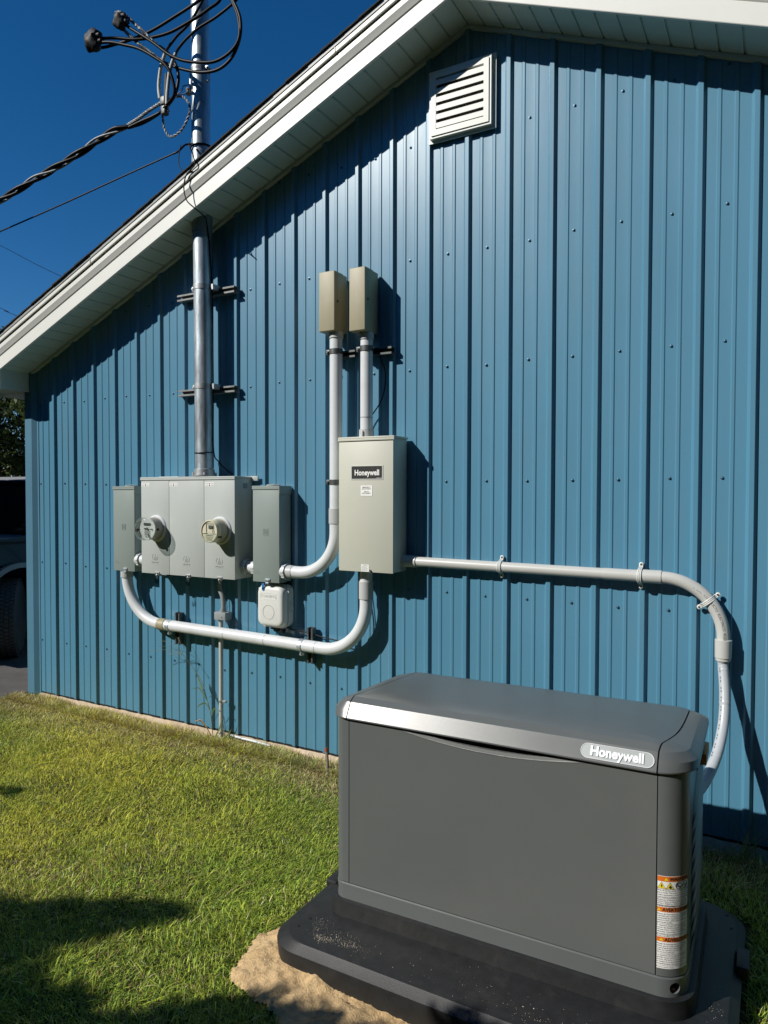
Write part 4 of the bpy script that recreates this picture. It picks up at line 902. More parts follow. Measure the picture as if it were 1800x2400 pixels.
# lid
LP = [(.6805,-.002,-.002),(.6830,-.0105,-.013),(.6865,-.0150,-.019),(.6905,-.0145,-.0215),(.716,.0002,-.0205),(.742,.0150,.006),(.7590,.0400,.055),(.7632,.060,.085),(.7660,.085,.12),(.7685,.14,.20)]
def sh(z, y): k = min(1, max(0, (z-.70)/.05)); return z - k*.036*max(0,(y-.03))/.60 
mb = MB(); LR = dict(fl=.060, fr=.105, br=.085, bl=.075)
loft(mb, [[(x,y,sh(z,y)) for x,y in rr_gen(i, ie, 14, LR)] for z,i,ie in LP]); LID = glob(mb, 'lid', M_GENL, smooth=14)
cut = []
for path in ([(.062,-.1),(.062,.05),(.07,.75)], [(1.148,-.1),(1.148,.022),(1.166,.10),(1.182,.22),(1.188,.40),(1.188,.75)]):
    p3 = catmull([(x,y,0) for x,y in path], 6); w = .0022; mb = MB(); P = []
    for i, p in enumerate(p3):
        t = (p3[min(i+1,len(p3)-1)]-p3[max(i-1,0)]).normalized(); P.append((p+Vector((-t.y,t.x,0))*w, p-Vector((-t.y,t.x,0))*w))
    lp = [(a.x,a.y) for a,b in P]+[(b.x,b.y) for a,b in P][::-1]; mb.prism(lp, .60, .90, lambda u,v,w_: (u,v,w_)); cut.append(glob(mb, 'cut', M_DARK))
bool_cut(LID, cut)
mb = MB(); loft(mb, [[(x,y,sh(z,y)) for x,y in rr_gen(i+.012, ie+.014, 14, LR)] for z,i,ie in [(a-.012 if a > .72 else a+.002,b,c) for a,b,c in LP]]); glob(mb, 'lid_liner', M_DARK, smooth=28)
# badge
BC = Vector((1.028, -.0005, .7155)); bw, bh = .218, .044; BT = .52
BMx = Matrix.Translation(BC) @ Matrix.Rotation(R_(0), 4, 'X')
def bdg(u,v,w): return (BC.x+u, BC.y+v*math.sin(BT)-w*math.cos(BT), BC.z+v*math.cos(BT)+w*math.sin(BT))
def pill(w, h, n=14):
    r = h/2; out = []
    for cx, a0 in ((w/2-r, -90), (-w/2+r, 90)):
        for k in range(n+1): a = R_(a0+180*k/n); out.append((cx+r*math.cos(a), r*math.sin(a)))
    return out
mb = MB(); mb.prism(pill(bw,bh), -.004, .0015, lambda u,v,w: bdg(u,v,w)); BG = glob(mb, 'badge', M_BADGE)
mb = MB(); mb.tube([bdg(u,v,.0018) for u,v in pill(bw,bh)], .0013, 6, closed=True); glob(mb, 'badge_rim', M_CHROME, BG, 50)
mb = MB(); vs, fs = textmesh('Honeywell', .0400, bold=.0016, ext=.0018, xs=.93); mb.add([bdg(a,b,.0026+c) for a,b,c in vs], fs)
glob(mb, 'badge_lettering', M_CHROME, BG, 20)
# warning label wrapped round the right front post
PTS = [BASE[i] for i in range(11, 22)]; start = (1.1545, 0.0)
path = [start]+[(GL-.085+.085*math.sin(a), .085-.085*math.cos(a)) for a in np.linspace(0, math.pi/2, 40)]
PL = [0]
for a, b in zip(path, path[1:]): PL.append(PL[-1]+math.dist(a,b))
def onpost(u, z, off):
    u = max(0, min(u, PL[-1]-1e-6)); i = int(np.searchsorted(PL, u, side='right'))-1; t = (u-PL[i])/(PL[i+1]-PL[i])
    a, b = path[i], path[i+1]; p = (a[0]+(b[0]-a[0])*t, a[1]+(b[1]-a[1])*t)
    u2 = u-(PL[1]); ang = max(0, u2/.085); nx, ny = math.sin(ang), -math.cos(ang)
    return (p[0]+nx*off, p[1]+ny*off, z)
LZ0, LZ1, LU0, LU1 = .088, .372, .004, .108
def strip(mb, u0, u1, z0, z1, off, n=16):
    us = [u0+(u1-u0)*k/n for k in range(n+1)]
    mb.extr(None, [[onpost(u,z0,off) for u in us],[onpost(u,z1,off) for u in us]])
mb = MB(); strip(mb, LU0, LU1, LZ0, LZ1, .0008); WL = glob(mb, 'warning_label', M_STICK, GEN, 40); WL['label'] = 'white warning label with orange headers'
Hh = LZ1-LZ0
OB = [(LZ1-.0165, LZ1-.001, 'WARNING', .040), (LZ1-.110, LZ1-.0955, 'AVERTISSEMENT', .021), (LZ1-.2015, LZ1-.187, 'ADVERTENCIA', .028)]
mb = MB()
for z0, z1, _, _ in OB: strip(mb, LU0, LU1, z0, z1, .0012)
glob(mb, 'orange_header', M_ORANGE, WL, 40)
def post_text(mb, txt, size, u, z, off=.0017, **k):
    vs, fs = textmesh(txt, size, **k); mb.add([onpost(u+a, z+b, off) for a,b,c in vs], fs)
mb = MB()
for z0, z1, tx, u in OB: post_text(mb, tx, .0150, u, (z0+z1)/2, bold=.0004, align='LEFT', xs=.93)
for zz in (.043,.0735,.0645+.05,): pass
def lines(mb, ztop, txts, sz=.0062, dz=.0068):
    for i, t_ in enumerate(txts): post_text(mb, t_, sz, LU0+.003, ztop-i*dz, align='LEFT')
lines(mb, LZ1-.0435, ['Risk of electric shock. No user serviceable','parts inside. The control panel on this','engine generator is intended to only be','operated by qualified service personnel.'], .0062)
lines(mb, LZ1-.0725, ['Explosion of battery gases can cause','severe injury or death. Do not smoke,','strike a match or cause a spark in the','vicinity of this battery compartment.'], .0062, .0055)
lines(mb, LZ1-.0880-.0065+.0025, ['Cancer and reproductive harm.'], .0058)
lines(mb, LZ1-.1155, ['Risque de choc electrique. Aucune piece','reparable par l utilisateur. Le tableau de','commande de ce generateur est','destine a etre utilise seulement par du','personnel qualifie.'], .0060, .0064)
lines(mb, LZ1-.1505, ['L explosion de gaz de la batterie peut','causer des blessures graves ou la mort.','Ne pas fumer, ne pas allumer une','allumette ni provoquer une etincelle a','proximite de ce compartiment.'], .0060, .0064)
lines(mb, LZ1-.1835, ['Cancer et effets nocifs'], .0055)
lines(mb, LZ1-.2070, ['Riesgo de descarga electrica. No hay','piezas que el usuario pueda reparar. El','control panel para este generador','debe ser operado por personal','de servicio calificado.'], .0060, .0064)
lines(mb, LZ1-.2425, ['La explosion de los gases de la bateria','pueden causar lesiones o la','muerte. No fume, ni encienda cerillos','ni chispas en la vecindad de este','compartimiento de bateria.'], .0060, .0064)
lines(mb, LZ1-.2785, ['Produce cancer y danos'], .0050)
glob(mb, 'label_text', M_BLACKI, WL, 0)
mb = MB()
for q in (.0395,.0683,.0905,.1465,.1800,.2385,.2740): strip(mb, LU0, LU1, LZ1-q, LZ1-q+.0006, .0015)
glob(mb, 'label_rules', M_BLACKI, WL, 0)
mb = MB(); cz = LZ1-.0285
for cu in (.018, .042):
    mb.add([onpost(cu-.0115,cz-.0095,.0014), onpost(cu,cz-.0095,.0014), onpost(cu+.0115,cz-.0095,.0014), onpost(cu,cz+.0105,.0014)], [(0,1,3),(1,2,3)])
for z0, z1, _, u in OB: mb.add([onpost(u-.015,z0+.0035,.0018), onpost(u-.003,z0+.0035,.0018), onpost(u-.009,z1-.003,.0018)], [(0,1,2)])
glob(mb, 'hazard_triangle', M_YELLOW, WL, 0)
mb = MB()
for cu in (.018, .042): mb.tube([onpost(cu-.0115,cz-.0095,.0014), onpost(cu+.0115,cz-.0095,.0014), onpost(cu,cz+.0105,.0014)], .0005, 4, closed=True)
mb.add([onpost(.0185,cz+.006,.0019),onpost(.0195,cz+.001,.0019),onpost(.0175,cz+.001,.0019)],[(0,1,2)]); mb.add([onpost(.0160,cz,.0019),onpost(.0200,cz+.0012,.0019),onpost(.0175,cz-.008,.0019)],[(0,1,2)])
mb.add([onpost(.038,cz-.004,.0019),onpost(.044,cz+.002,.0019),onpost(.047,cz-.006,.0019),onpost(.042,cz-.0085,.0019)],[(0,1,2,3)])
for cu in (.069, .093):
    mb.tube([onpost(cu+.0098*math.cos(a), cz+.0098*math.sin(a), .0014) for a in np.linspace(0,2*math.pi,24,endpoint=False)], .0006, 4, closed=True)
    mb.tube([onpost(cu-.007,cz+.007,.0016), onpost(cu,cz,.0016), onpost(cu+.007,cz-.007,.0016)], .0006, 4)
    mb.tube([onpost(cu-.006,cz-.001,.0016), onpost(cu,cz-.001,.0016), onpost(cu+.006,cz-.002,.0016)], .0009, 4)
glob(mb, 'hazard_symbols', M_BLACKI, WL, 0)
# right side: slanted louvers, opening and orange guard
for k in range(9):
    z0 = .085+k*.048; mb = MB()
    A = [(GL+.002, .13, z0), (GL+.002, .53, z0+.20)]
    pts = []
    for t in np.linspace(0,1,8):
        y = .13+.40*t; z = z0+.20*t; e = math.sin(math.pi*t)**.35
        pts.append((y, z, e))
    rows = [[(GL+.0008, y, z-.004) for y,z,e in pts], [(GL+.0008+.013*e, y, z+.006) for y,z,e in pts], [(GL+.0008+.011*e, y, z+.016) for y,z,e in pts], [(GL+.0008, y, z+.040*e+.004) for y,z,e in pts]]
    mb.extr(None, rows); glob(mb, 'side_louver', M_GENL, RS, 50)
mb = MB(); mb.box(GL-.004,GL+.0022,.30,.54,.600,.672,.002); glob(mb, 'side_opening', M_DARK, RS)
mb = MB(); mb.box(GL+.002,GL+.026,.36,.50,.602,.640,.003); glob(mb, 'orange_guard', M_OPOLY, RS)

# ================================================================== PAD
PADT = .060
PAD = thing('generator_pad', 'black plastic equipment pad, dusted with sand, under the generator', 'pad', (4.3,-1.1,-.06))
def rr(x0,x1,y0,y1,r,n=8):
    out = []
    for cx,cy,a0 in ((x1-r,y1-r,0),(x0+r,y1-r,90),(x0+r,y0+r,180),(x1-r,y0+r,270)):
        for k in range(n+1): a = R_(a0+90*k/n); out.append((cx+r*math.cos(a), cy+r*math.sin(a)))
    return out
mb = MB(); px0,px1,py0,py1 = 3.545,5.055,-1.603,-.565
loft(mb, [[(x,y,z) for x,y in rr(px0+i,px1-i,py0+i,py1-i,.13)] for z,i in ((-.12,.012),(.028,.0),(.034,.001),(.054,.024),(.058,.028),(PADT,.034))]); mb.build('slab', M_PAD, PAD, 25)
mb = MB(); O = Vector(GO); c_, s_ = math.cos(TH), math.sin(TH)
def G2W(x,y,z): return (O.x+x*c_-y*s_, O.y+x*s_+y*c_, z)
loft(mb, [[G2W(x,y,z) for x,y in rr_gen(i, n=10)] for z,i in ((PADT-.002,-.026),(PADT+.026,-.022),(.1135,-.019),(.1150,-.015),(.1148,-.003))]); mb.build('raised_curb', M_PAD, PAD, 30)
mb = MB(); 
for x, y in ((3.63,-1.50),(3.64,-1.44),(4.99,-.66),(5.01,-.74)): mb.cyl((x,y,PADT-.001),(x,y,PADT+.0012),.006,12)
mb.build('bolt_hole', M_DARK, PAD, 0)
mb = MB(); mb.box(5.035,5.075,-.98,-.86,.03,PADT+.012,.006); mb.build('hold_down_lug', M_PAD, PAD, 30)
mb = MB(); mb.box(3.548,3.60,-1.20,-1.06,.04,PADT+.010,.008); mb.build('hold_down_lug', M_PAD, PAD, 30)

# ================================================================== SAND
def fbm(x, y, s):
    return (np.sin(x*s+1.3*np.sin(y*s*.7))*np.cos(y*s*1.1+.9*np.sin(x*s*.6)) + .5*np.sin(x*s*2.3+y*s*1.7+2)*np.cos(y*s*2.9-x*s) + .25*np.sin(x*s*5.3+1)*np.cos(y*s*5.9+x*s*2))/1.75
def dpad(x, y):
    dx = np.maximum(np.maximum(px0-x, x-px1), 0); dy = np.maximum(np.maximum(py0-y, y-py1), 0); return np.hypot(dx, dy)
def sandr(x, y): return .115 + .33*sm(3.62, 4.05, x)*sm(1.60,1.66,-y) + .035*fbm(x,y,12) + .022*fbm(x+4,y,37)
def insand(x, y): 
    fade = sm(1.30, 1.48, -y) + .15*(x > 4.9)
    return dpad(x, y) < sandr(x, y)*fade
xs = np.arange(3.2, 5.8, .008); ys = np.arange(-2.35, -1.2, .008)
def hs(x, y):
    d = dpad(x, y); R = sandr(x, y)*np.maximum(sm(1.30,1.48,-y), .01)
    k = np.clip(1-d/R, 0, 1); noise = np.interp(rng.random(x.shape), [0,1], [-.0022,.0022])
    noise = noise + .006*np.abs(fbm(x,y,31)) + .0035*fbm(x+2,y,110)
    return H(x, y) + .008 + .050*k**.8*(1-.55*sm(3.62,3.95,x)) + .018*fbm(x,y,13)*k + .008*np.maximum(fbm(x+1,y,27),0) + .004*fbm(x,y,60) + noise
grid('sand', xs, ys, hs, M_SAND, mask=lambda x, y: insand(x, y) & (dpad(x, y) > -1) & ~((x > px0+.05) & (x < px1-.05) & (y > py0+.05)))
# sandy strip along the wall foot
xs = np.arange(-.1, 7.4, .02); ys = np.arange(-.16, .001, .012)
grid('sand_strip', xs, ys, lambda x, y: H(x,y)+.016*sm(.09,.02,-y)*(.6+.7*fbm(x,y,6))+.002*fbm(x,y,50)-.006, M_SAND)
# grains on the pad
mb = MB(); rr_ = random.Random(5)
def grains(cx, cy, sx, sy, n, z=PADT):
    for _ in range(n):
        x = rr_.gauss(cx, sx); y = rr_.gauss(cy, sy)
        if not (px0+.04 < x < px1-.04 and py0+.04 < y): continue
        lx, ly = x-O.x, y-O.y
        if lx > -.03 and lx < GL+.03 and ly > -.03: continue
        s = rr_.uniform(.0004,.0011)*(1.9 if rr_.random() < .06 else 1); a = rr_.uniform(0,6.28)
        v = [(x+s*math.cos(a+k*2.094), y+s*math.sin(a+k*2.094), z) for k in range(3)]+[(x,y,z+s*1.3)]
        mb.add(v, [(0,1,3),(1,2,3),(2,0,3)])
for args in ((3.80,-1.49,.05,.022,150),(3.75,-1.515,.022,.010,170),(3.85,-1.50,.025,.012,130),(3.70,-1.46,.02,.02,60),(4.93,-1.50,.07,.03,260),(4.3,-1.5,.3,.05,110),(5.0,-1.3,.03,.12,90),(4.55,-1.53,.06,.02,70)): grains(*args)
tag(mb.build('sand_grains', mat('loose_sand',(.75,.66,.52),.9), None, 0), 'loose pale sand grains scattered on the black pad', 'sand', kind='stuff')
# sand ridge on the right of pad top
# ================================================================== GRASS
def mesh_np(name, V, F, colr, m, kind=None):
    me = bpy.data.meshes.new(name); nv, nf = len(V), len(F); k = F.shape[1]
    me.vertices.add(nv); me.vertices.foreach_set('co', V.astype(np.float32).ravel())
    me.loops.add(nf*k); me.loops.foreach_set('vertex_index', F.astype(np.int32).ravel())
    me.polygons.add(nf); me.polygons.foreach_set('loop_start', np.arange(0, nf*k, k, dtype=np.int32)); me.polygons.foreach_set('loop_total', np.full(nf, k, dtype=np.int32))
    me.update(calc_edges=True)
    at = me.color_attributes.new('tint', 'FLOAT_COLOR', 'POINT'); c4 = np.concatenate([colr, np.ones((nv,1))], 1).astype(np.float32); at.data.foreach_set('color', c4.ravel())
    me.materials.append(m); o = bpy.data.objects.new(name, me); COL.objects.link(o); return o
def blades(N, xr, yr, keepf, hmin, hmax, wmin, wmax, colf, lean=.9, seed=1):
    g = np.random.default_rng(seed)
    x = g.uniform(*xr, N); y = g.uniform(*yr, N); k = keepf(x, y, g.random(N)); x, y = x[k], y[k]; n = len(x)
    clump = fbm(x, y, 9)*.5+.5
    h = g.uniform(hmin, hmax, n)*(.6+.8*clump); w = g.uniform(wmin, wmax, n); a = g.uniform(0, 2*np.pi, n) ; 
    dirn = a + 1.2*fbm(x, y, 5); ln = np.abs(g.normal(0, lean, n))*.55+.25
    dx, dy = np.cos(dirn), np.sin(dirn); px_, py_ = -np.sin(a), np.cos(a)
    z0 = H(x, y)-.004
    ts = np.array([0, .35, .7, 1.0]); wd = np.array([1, .95, .65, .05]); V = []
    for t, wv in zip(ts, wd):
        hz = h*(t - .38*ln*t*t); hx = h*ln*t**1.7
        for s in (-.5, .5):
            V.append(np.stack([x+dx*hx+px_*w*wv*s, y+dy*hx+py_*w*wv*s, z0+np.maximum(hz, .002*t)], -1))
    V = np.stack(V, 1).reshape(-1, 3); b = np.arange(n)[:,None]*8
    F = np.concatenate([b+np.array([0,1,3,2]), b+np.array([2,3,5,4]), b+np.array([4,5,7,6])], 0)
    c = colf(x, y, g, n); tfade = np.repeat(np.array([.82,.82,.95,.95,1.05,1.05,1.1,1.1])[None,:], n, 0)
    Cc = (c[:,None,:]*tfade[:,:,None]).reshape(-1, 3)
    return V, F, Cc
cpos = np.array([5.1408,-3.575]); fdir = np.array([math.sin(yaw), math.cos(yaw)]); rdir = np.array([math.cos(yaw), -math.sin(yaw)])
def infr(x, y, m=.0):
    d = np.stack([x-cpos[0], y-cpos[1]], -1); w = d@fdir; s = d@rdir; return (w > .3) & (np.abs(s) < .58*w+.25+m) 
def allowed(x, y):
    return ((x > asph_edge(y)+.01) | (y < -6)) & (y < -.012) & ~((dpad(x, y) < .0)) & ~((x > px0) & (x < px1) & (y > py0) & (y < py1)) & ~(insand(x, y) & (dpad(x,y) < sandr(x,y)*.93))
def near_keep(x, y, u):
    k = allowed(x, y) & infr(x, y); edge = sm(-.02, .11, -y+.075*fbm(x, y*.3, 3.1)+.04*fbm(x+9, y, 11))
    return k & (u < .04+.96*edge)
def out_keep(x, y, u): return allowed(x, y) & ~infr(x, y)
def gcol(x, y, g, n):
    a = np.clip(fbm(x, y, 1.3)*.5+.5+.25*fbm(x+3, y, 4.1), 0, 1)[:,None]
    yel = np.array([.74,.66,.08]); grn = np.array([.25,.37,.052]); dark = np.array([.08,.14,.028]); dry = np.array([.58,.50,.27]); brn = np.array([.27,.18,.085])
    r = g.random((n,1)); lft = sm(3.3, 1.2, x)[:,None]
    k = np.clip(.06+.80*a**1.3*(.30+1.0*lft)+.42*(r-.5), 0, 1); c = grn*(1-k)+yel*k
    c = np.where(g.random((n,1)) < .24, dark, c)
    pd = (.06+.50*sm(.62, .10, -y)+.30*np.clip(fbm(x+11,y,1.9)-.1,0,1)+.22*np.clip(fbm(x*1.0+5, y, 2.7),0,1)*sm(2.0,3.2,x))[:,None]
    isd = g.random((n,1)) < pd; c = np.where(isd, np.where(g.random((n,1)) < .55, dry, brn), c)
    c = np.where(g.random((n,1)) < .35*np.clip(fbm(x+7,y,1.1)+.1,0,1)[:,None], brn, c)
    return np.clip(c*g.uniform(.7, 1.85, (n,1)), 0, .85)
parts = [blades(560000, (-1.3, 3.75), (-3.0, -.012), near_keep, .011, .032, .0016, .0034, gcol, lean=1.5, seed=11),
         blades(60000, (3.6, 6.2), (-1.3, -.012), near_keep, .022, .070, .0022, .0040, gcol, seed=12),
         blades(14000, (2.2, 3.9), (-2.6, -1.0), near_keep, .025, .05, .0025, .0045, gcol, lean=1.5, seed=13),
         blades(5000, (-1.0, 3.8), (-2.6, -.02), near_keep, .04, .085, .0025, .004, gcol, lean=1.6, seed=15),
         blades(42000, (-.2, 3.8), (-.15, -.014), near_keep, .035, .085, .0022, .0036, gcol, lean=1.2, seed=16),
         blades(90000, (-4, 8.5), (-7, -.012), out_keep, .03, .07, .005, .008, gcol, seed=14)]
off = 0; VV, FF, CC = [], [], []
for V_, F_, C_ in parts: VV.append(V_); FF.append(F_+off); CC.append(C_); off += len(V_)
lawn = mesh_np('lawn_grass', np.concatenate(VV), np.concatenate(FF), np.concatenate(CC), M_GRASS)
tag(lawn, 'short sunlit lawn grass mixed with dry blades', 'grass', kind='stuff')
# edge tufts beyond the pad, at the wall foot
def tuft(name, x, y, n, h, label, seed, dry=.2, group=None, spread=.03):
    g = random.Random(seed); V_, F_, C_ = [], [], []
    for i in range(n):
        a = g.uniform(0, 6.28); ln = g.uniform(.15, .8); hh = h*g.uniform(.5, 1); bx, by = x+g.gauss(0, spread), min(y+g.gauss(0, spread*.6), -.02); w = g.uniform(.003,.005); pa = g.uniform(0, 3.14)
        c = (.28,.24,.11) if g.random() < dry else (.16,.26,.05); b = len(V_)
        bz = float(H(np.array(bx), np.array(by)))-.005
        for t, wv in ((0,1),(.3,1),(.6,.8),(.85,.5),(1,.05)):
            for s in (-.5,.5): V_.append((bx+math.cos(a)*hh*ln*t**1.8+math.cos(pa)*w*wv*s, min(by+math.sin(a)*hh*ln*t**1.8+math.sin(pa)*w*wv*s,-.022), bz+hh*(t-.35*ln*t*t))); C_.append(c)
        for k in range(4): F_.append((b+2*k, b+2*k+1, b+2*k+3, b+2*k+2))
    o = mesh_np(name, np.array(V_), np.array(F_), np.array(C_), M_GRASS); return tag(o, label, 'grass tuft', group)
tuft('grass_tuft', 5.02, -.10, 26, .26, 'tall thin grass tuft at the wall foot right of the generator', 1, .5)
tuft('grass_tuft', 2.02, -.06, 34, .17, 'leafy grass tuft round the foot of the thin grounding pipe', 2, .45)
tuft('grass_tuft', 2.66, -.13, 44, .13, 'green grass tuft at the wall just left of the generator', 3, .1, spread=.05)
tuft('grass_tuft', .02, -.05, 50, .10, 'green grass tuft at the left corner of the blue wall', 4, .1, spread=.05)
# weeds
WD = thing('tall_weed', 'tall dry weed stalk with a spreading seed head against the blue wall', 'weed', (1.888,-.07,0))
mb = MB(); mb.tube(catmull([(1.90,-.07,.0),(1.888,-.07,.115),(1.868,-.07,.216),(1.815,-.07,.33),(1.751,-.075,.443),(1.697,-.08,.501),(1.642,-.09,.56)],8), .0022, 6, rfun=lambda t: .0026-.0012*t); mb.tube(catmull([(1.885,-.06,.12),(1.84,-.06,.26),(1.80,-.065,.375),(1.73,-.07,.46)],6), .0015, 5); mb.build('stalk', M_STEM, WD, 50)
mb = MB()
for L_ in ([(1.642,-.09,.56),(1.553,-.10,.570),(1.462,-.11,.567),(1.369,-.12,.547)],[(1.642,-.09,.552),(1.598,-.09,.597),(1.508,-.08,.616),(1.428,-.08,.624)],[(1.642,-.09,.555),(1.612,-.10,.505),(1.597,-.11,.477)],[(1.642,-.09,.558),(1.564,-.09,.548),(1.507,-.08,.52)],[(1.66,-.09,.55),(1.56,-.12,.60),(1.49,-.15,.60)],[(1.65,-.09,.56),(1.60,-.07,.64),(1.54,-.06,.66)],[(1.65,-.09,.555),(1.55,-.07,.535),(1.47,-.06,.55)]): mb.tube(catmull(L_,6), .0011, 5)
mb.build('seed_head', M_STEM, WD, 50)
def leaf(mb, pts, w):
    P = catmull(pts, 6); n = len(P); vs = []
    for i, p in enumerate(P):
        t = (P[min(i+1,n-1)]-P[max(i-1,0)]).normalized(); s = t.cross(Vector((0,1,.3))).normalized(); k = math.sin(math.pi*min(1,.12+.88*i/(n-1)))*w
        vs += [p+s*k/2, p-s*k/2]
    mb.add(vs, [(2*i,2*i+1,2*i+3,2*i+2) for i in range(n-1)])
mb = MB()
for L_ in ([(1.862,-.07,.248),(1.815,-.08,.313),(1.794,-.09,.345),(1.729,-.10,.33)],[(1.888,-.07,.171),(1.91,-.08,.214),(1.945,-.09,.228),(1.968,-.1,.20)],[(1.878,-.07,.194),(1.846,-.08,.245),(1.804,-.09,.235),(1.775,-.1,.205)],[(1.915,-.07,.03),(1.98,-.09,.12),(2.0,-.10,.19)],[(1.92,-.07,.0),(2.03,-.09,.06),(2.09,-.1,.13)],[(1.90,-.07,.02),(1.84,-.1,.12),(1.79,-.12,.15)],[(1.755,-.07,.43),(1.79,-.07,.36),(1.815,-.07,.30)]): leaf(mb, L_, .010)
mb.build('leaf', mat('weed_leaf',(.12,.17,.05),.6), WD, 50)
W2 = tag(MB().tube(catmull([(1.90,-.08,.02),(1.87,-.10,.10),(1.83,-.11,.142),(1.79,-.12,.13)],6), .003, 5).build('dead_leaf', mat('dead_leaf',(.45,.25,.14),.7), None, 50), 'small reddish dead leaf at the foot of the weed', 'leaf')
# pipe stub by generator
SP = thing('buried_stub', 'short rusty capped pipe stub in the grass left of the generator', 'pipe', (2.83,-.10,0))
mb = MB(); mb.tube([(2.86,-.16,-.03),(2.835,-.12,.06),(2.815,-.10,.11)], .010, 10); mb.build('pipe', mat('rusty_pipe',(.17,.13,.10),.8,0,.4,40), SP, 50)
mb = MB(); mb.tube([(2.816,-.101,.108),(2.812,-.098,.128)], .012, 10); mb.build('cap', M_REDD, SP, 50)

# ================================================================== VEHICLE
CR = thing('parked_car', 'dark blue off-road car with grey wheel arches parked past the building corner', 'car', (-2.4, 2.2, 0))
def cbox(name, m, parent=CR, bev=.03, seg=3, **k): mb = MB(); mb.box(*k['b'], bev, seg); return mb.build(name, m, parent, 35)
XS = -1.50; XL = -3.30
body = MB(); prof = [(-.05,.50),(-.08,.90),(-.02,1.02),(.15,1.12),(.6,1.17),(1.02,1.20),(1.10,1.215),(4.25,1.22),(4.30,.5),(3.75,.48),(3.72,.75),(3.52,.90),(3.15,.90),(2.95,.75),(2.9,.42),(1.30,.42),(1.27,.72),(1.08,.92),(.58,.92),(.38,.74),(.34,.5)]
body.prism(prof, XL, XS, lambda u,v,w: (w,u,v)); bd = body.build('body', M_CARB, CR, 20)
mb = MB(); mb.prism([(1.0,1.205),(1.62,1.70),(1.75,1.765),(4.05,1.765),(4.2,1.22)], XL+.12, XS-.10, lambda u,v,w: (w,u,v)); cb = mb.build('cabin', M_CARG, CR, 20)
mb = MB(); mb.box(XL+.10,XS-.08,1.66,4.12,1.735,1.785,.02); mb.prism([(1.0,1.20),(1.62,1.72),(1.68,1.72),(1.10,1.20)], XS-.105, XS-.085, lambda u,v,w: (w,u,v)); mb.box(XS-.11,XS-.085,2.30,2.42,1.2,1.75); mb.box(XS-.11,XS-.085,3.30,3.42,1.2,1.75); mb.build('roof_frame', M_CARB, CR, 30)
mb = MB(); mb.box(XS-.02,XS+.16,1.20,1.34,1.23,1.37,.03,3); mb.build('mirror', M_BLACKP, CR, 40)
mb = MB(); mb.box(XS-.001,XS+.012,-.02,4.2,1.125,1.150,.004); mb.build('body_trim', M_BLACKP, bd, 30)
for yc in (.83, 3.33):
    mb = MB(); A = [(yc+.47*math.cos(a), .40+.54*math.sin(a)) for a in np.linspace(-.05, math.pi+.05, 20)]
    B = [(yc+.42*math.cos(a), .40+.49*math.sin(a)) for a in np.linspace(math.pi+.05, -.05, 20)]
    mb.prism(A+B, XS-.01, XS+.055, lambda u,v,w: (w,u,v)); mb.build('wheel_arch', M_FLARE, CR, 30)
def wheel(cx, cy, steer):
    w = .24; r = .385; Mx = Matrix.Translation((cx, cy, r)) @ Matrix.Rotation(steer, 4, 'Z')
    mb = MB(); mb.lathe((-w/2,0,0),(1,0,0),[(0,.22),(0,.33),(.02,.37),(.04,.382),(w-.04,.382),(w-.02,.37),(w,.33),(w,.22)],48)
    t = MB()
    for k in range(60):
        a = 2*math.pi*k/60
        for j in range(5):
            x = -w/2+.03+j*.045; da = .045*(j%2)
            t.box(x-.018,x+.018,-.0155,.0155,.380,.392, M=Matrix.Rotation(a+da,4,'X'))
    mb.add(t.v, t.f); mb.v = [tuple(Mx @ Vector(p)) for p in mb.v]; ty = mb.build('wheel', M_TIRE, CR, 25)
    mb = MB(); mb.lathe((w/2-.02,0,0),(1,0,0),[(0,.222),(.01,.2),(-.03,.18),(-.02,.05),(0,.0)],32); mb.v = [tuple(Mx @ Vector(p)) for p in mb.v]; mb.build('rim', M_GALVD, ty, 30)
wheel(-1.60, .78, R_(48)); wheel(-1.62, 3.33, 0); wheel(-3.18, .83, R_(-30)); wheel(-3.18, 3.33, 0)
mb = MB(); mb.box(XL+.3,XS-.3,-.18,.0,.45,.68,.04,3); mb.build('bumper', M_BLACKP, CR, 30)
for x in (XL+.35, XS-.35): mb = MB(); mb.lathe((x,-.07,.86),(0,-1,0),[(0,.10),(.02,.1),(.04,.07),(.045,0)],20,True,False); mb.build('headlight', M_STICK, CR, 30)

# shed roof beyond
SH = thing('shed', 'low grey-roofed shed far behind the parked car', 'shed', (-12, 12, 0))
mb = MB(); mb.box(-18,-7,7.2,12,0,1.95); mb.build('wall', M_SHED, SH, 0)
mb = MB(); mb.add([(-18.5,6.7,1.93),(-6.6,6.7,1.93),(-6.6,9.6,2.10),(-18.5,9.6,2.10),(-18.5,6.7,1.85),(-6.6,6.7,1.85),(-6.6,12.5,1.93),(-18.5,12.5,1.93)], [(0,1,2,3),(4,5,1,0),(3,2,6,7)]); mb.build('roof', M_SHEDR, SH, 0)

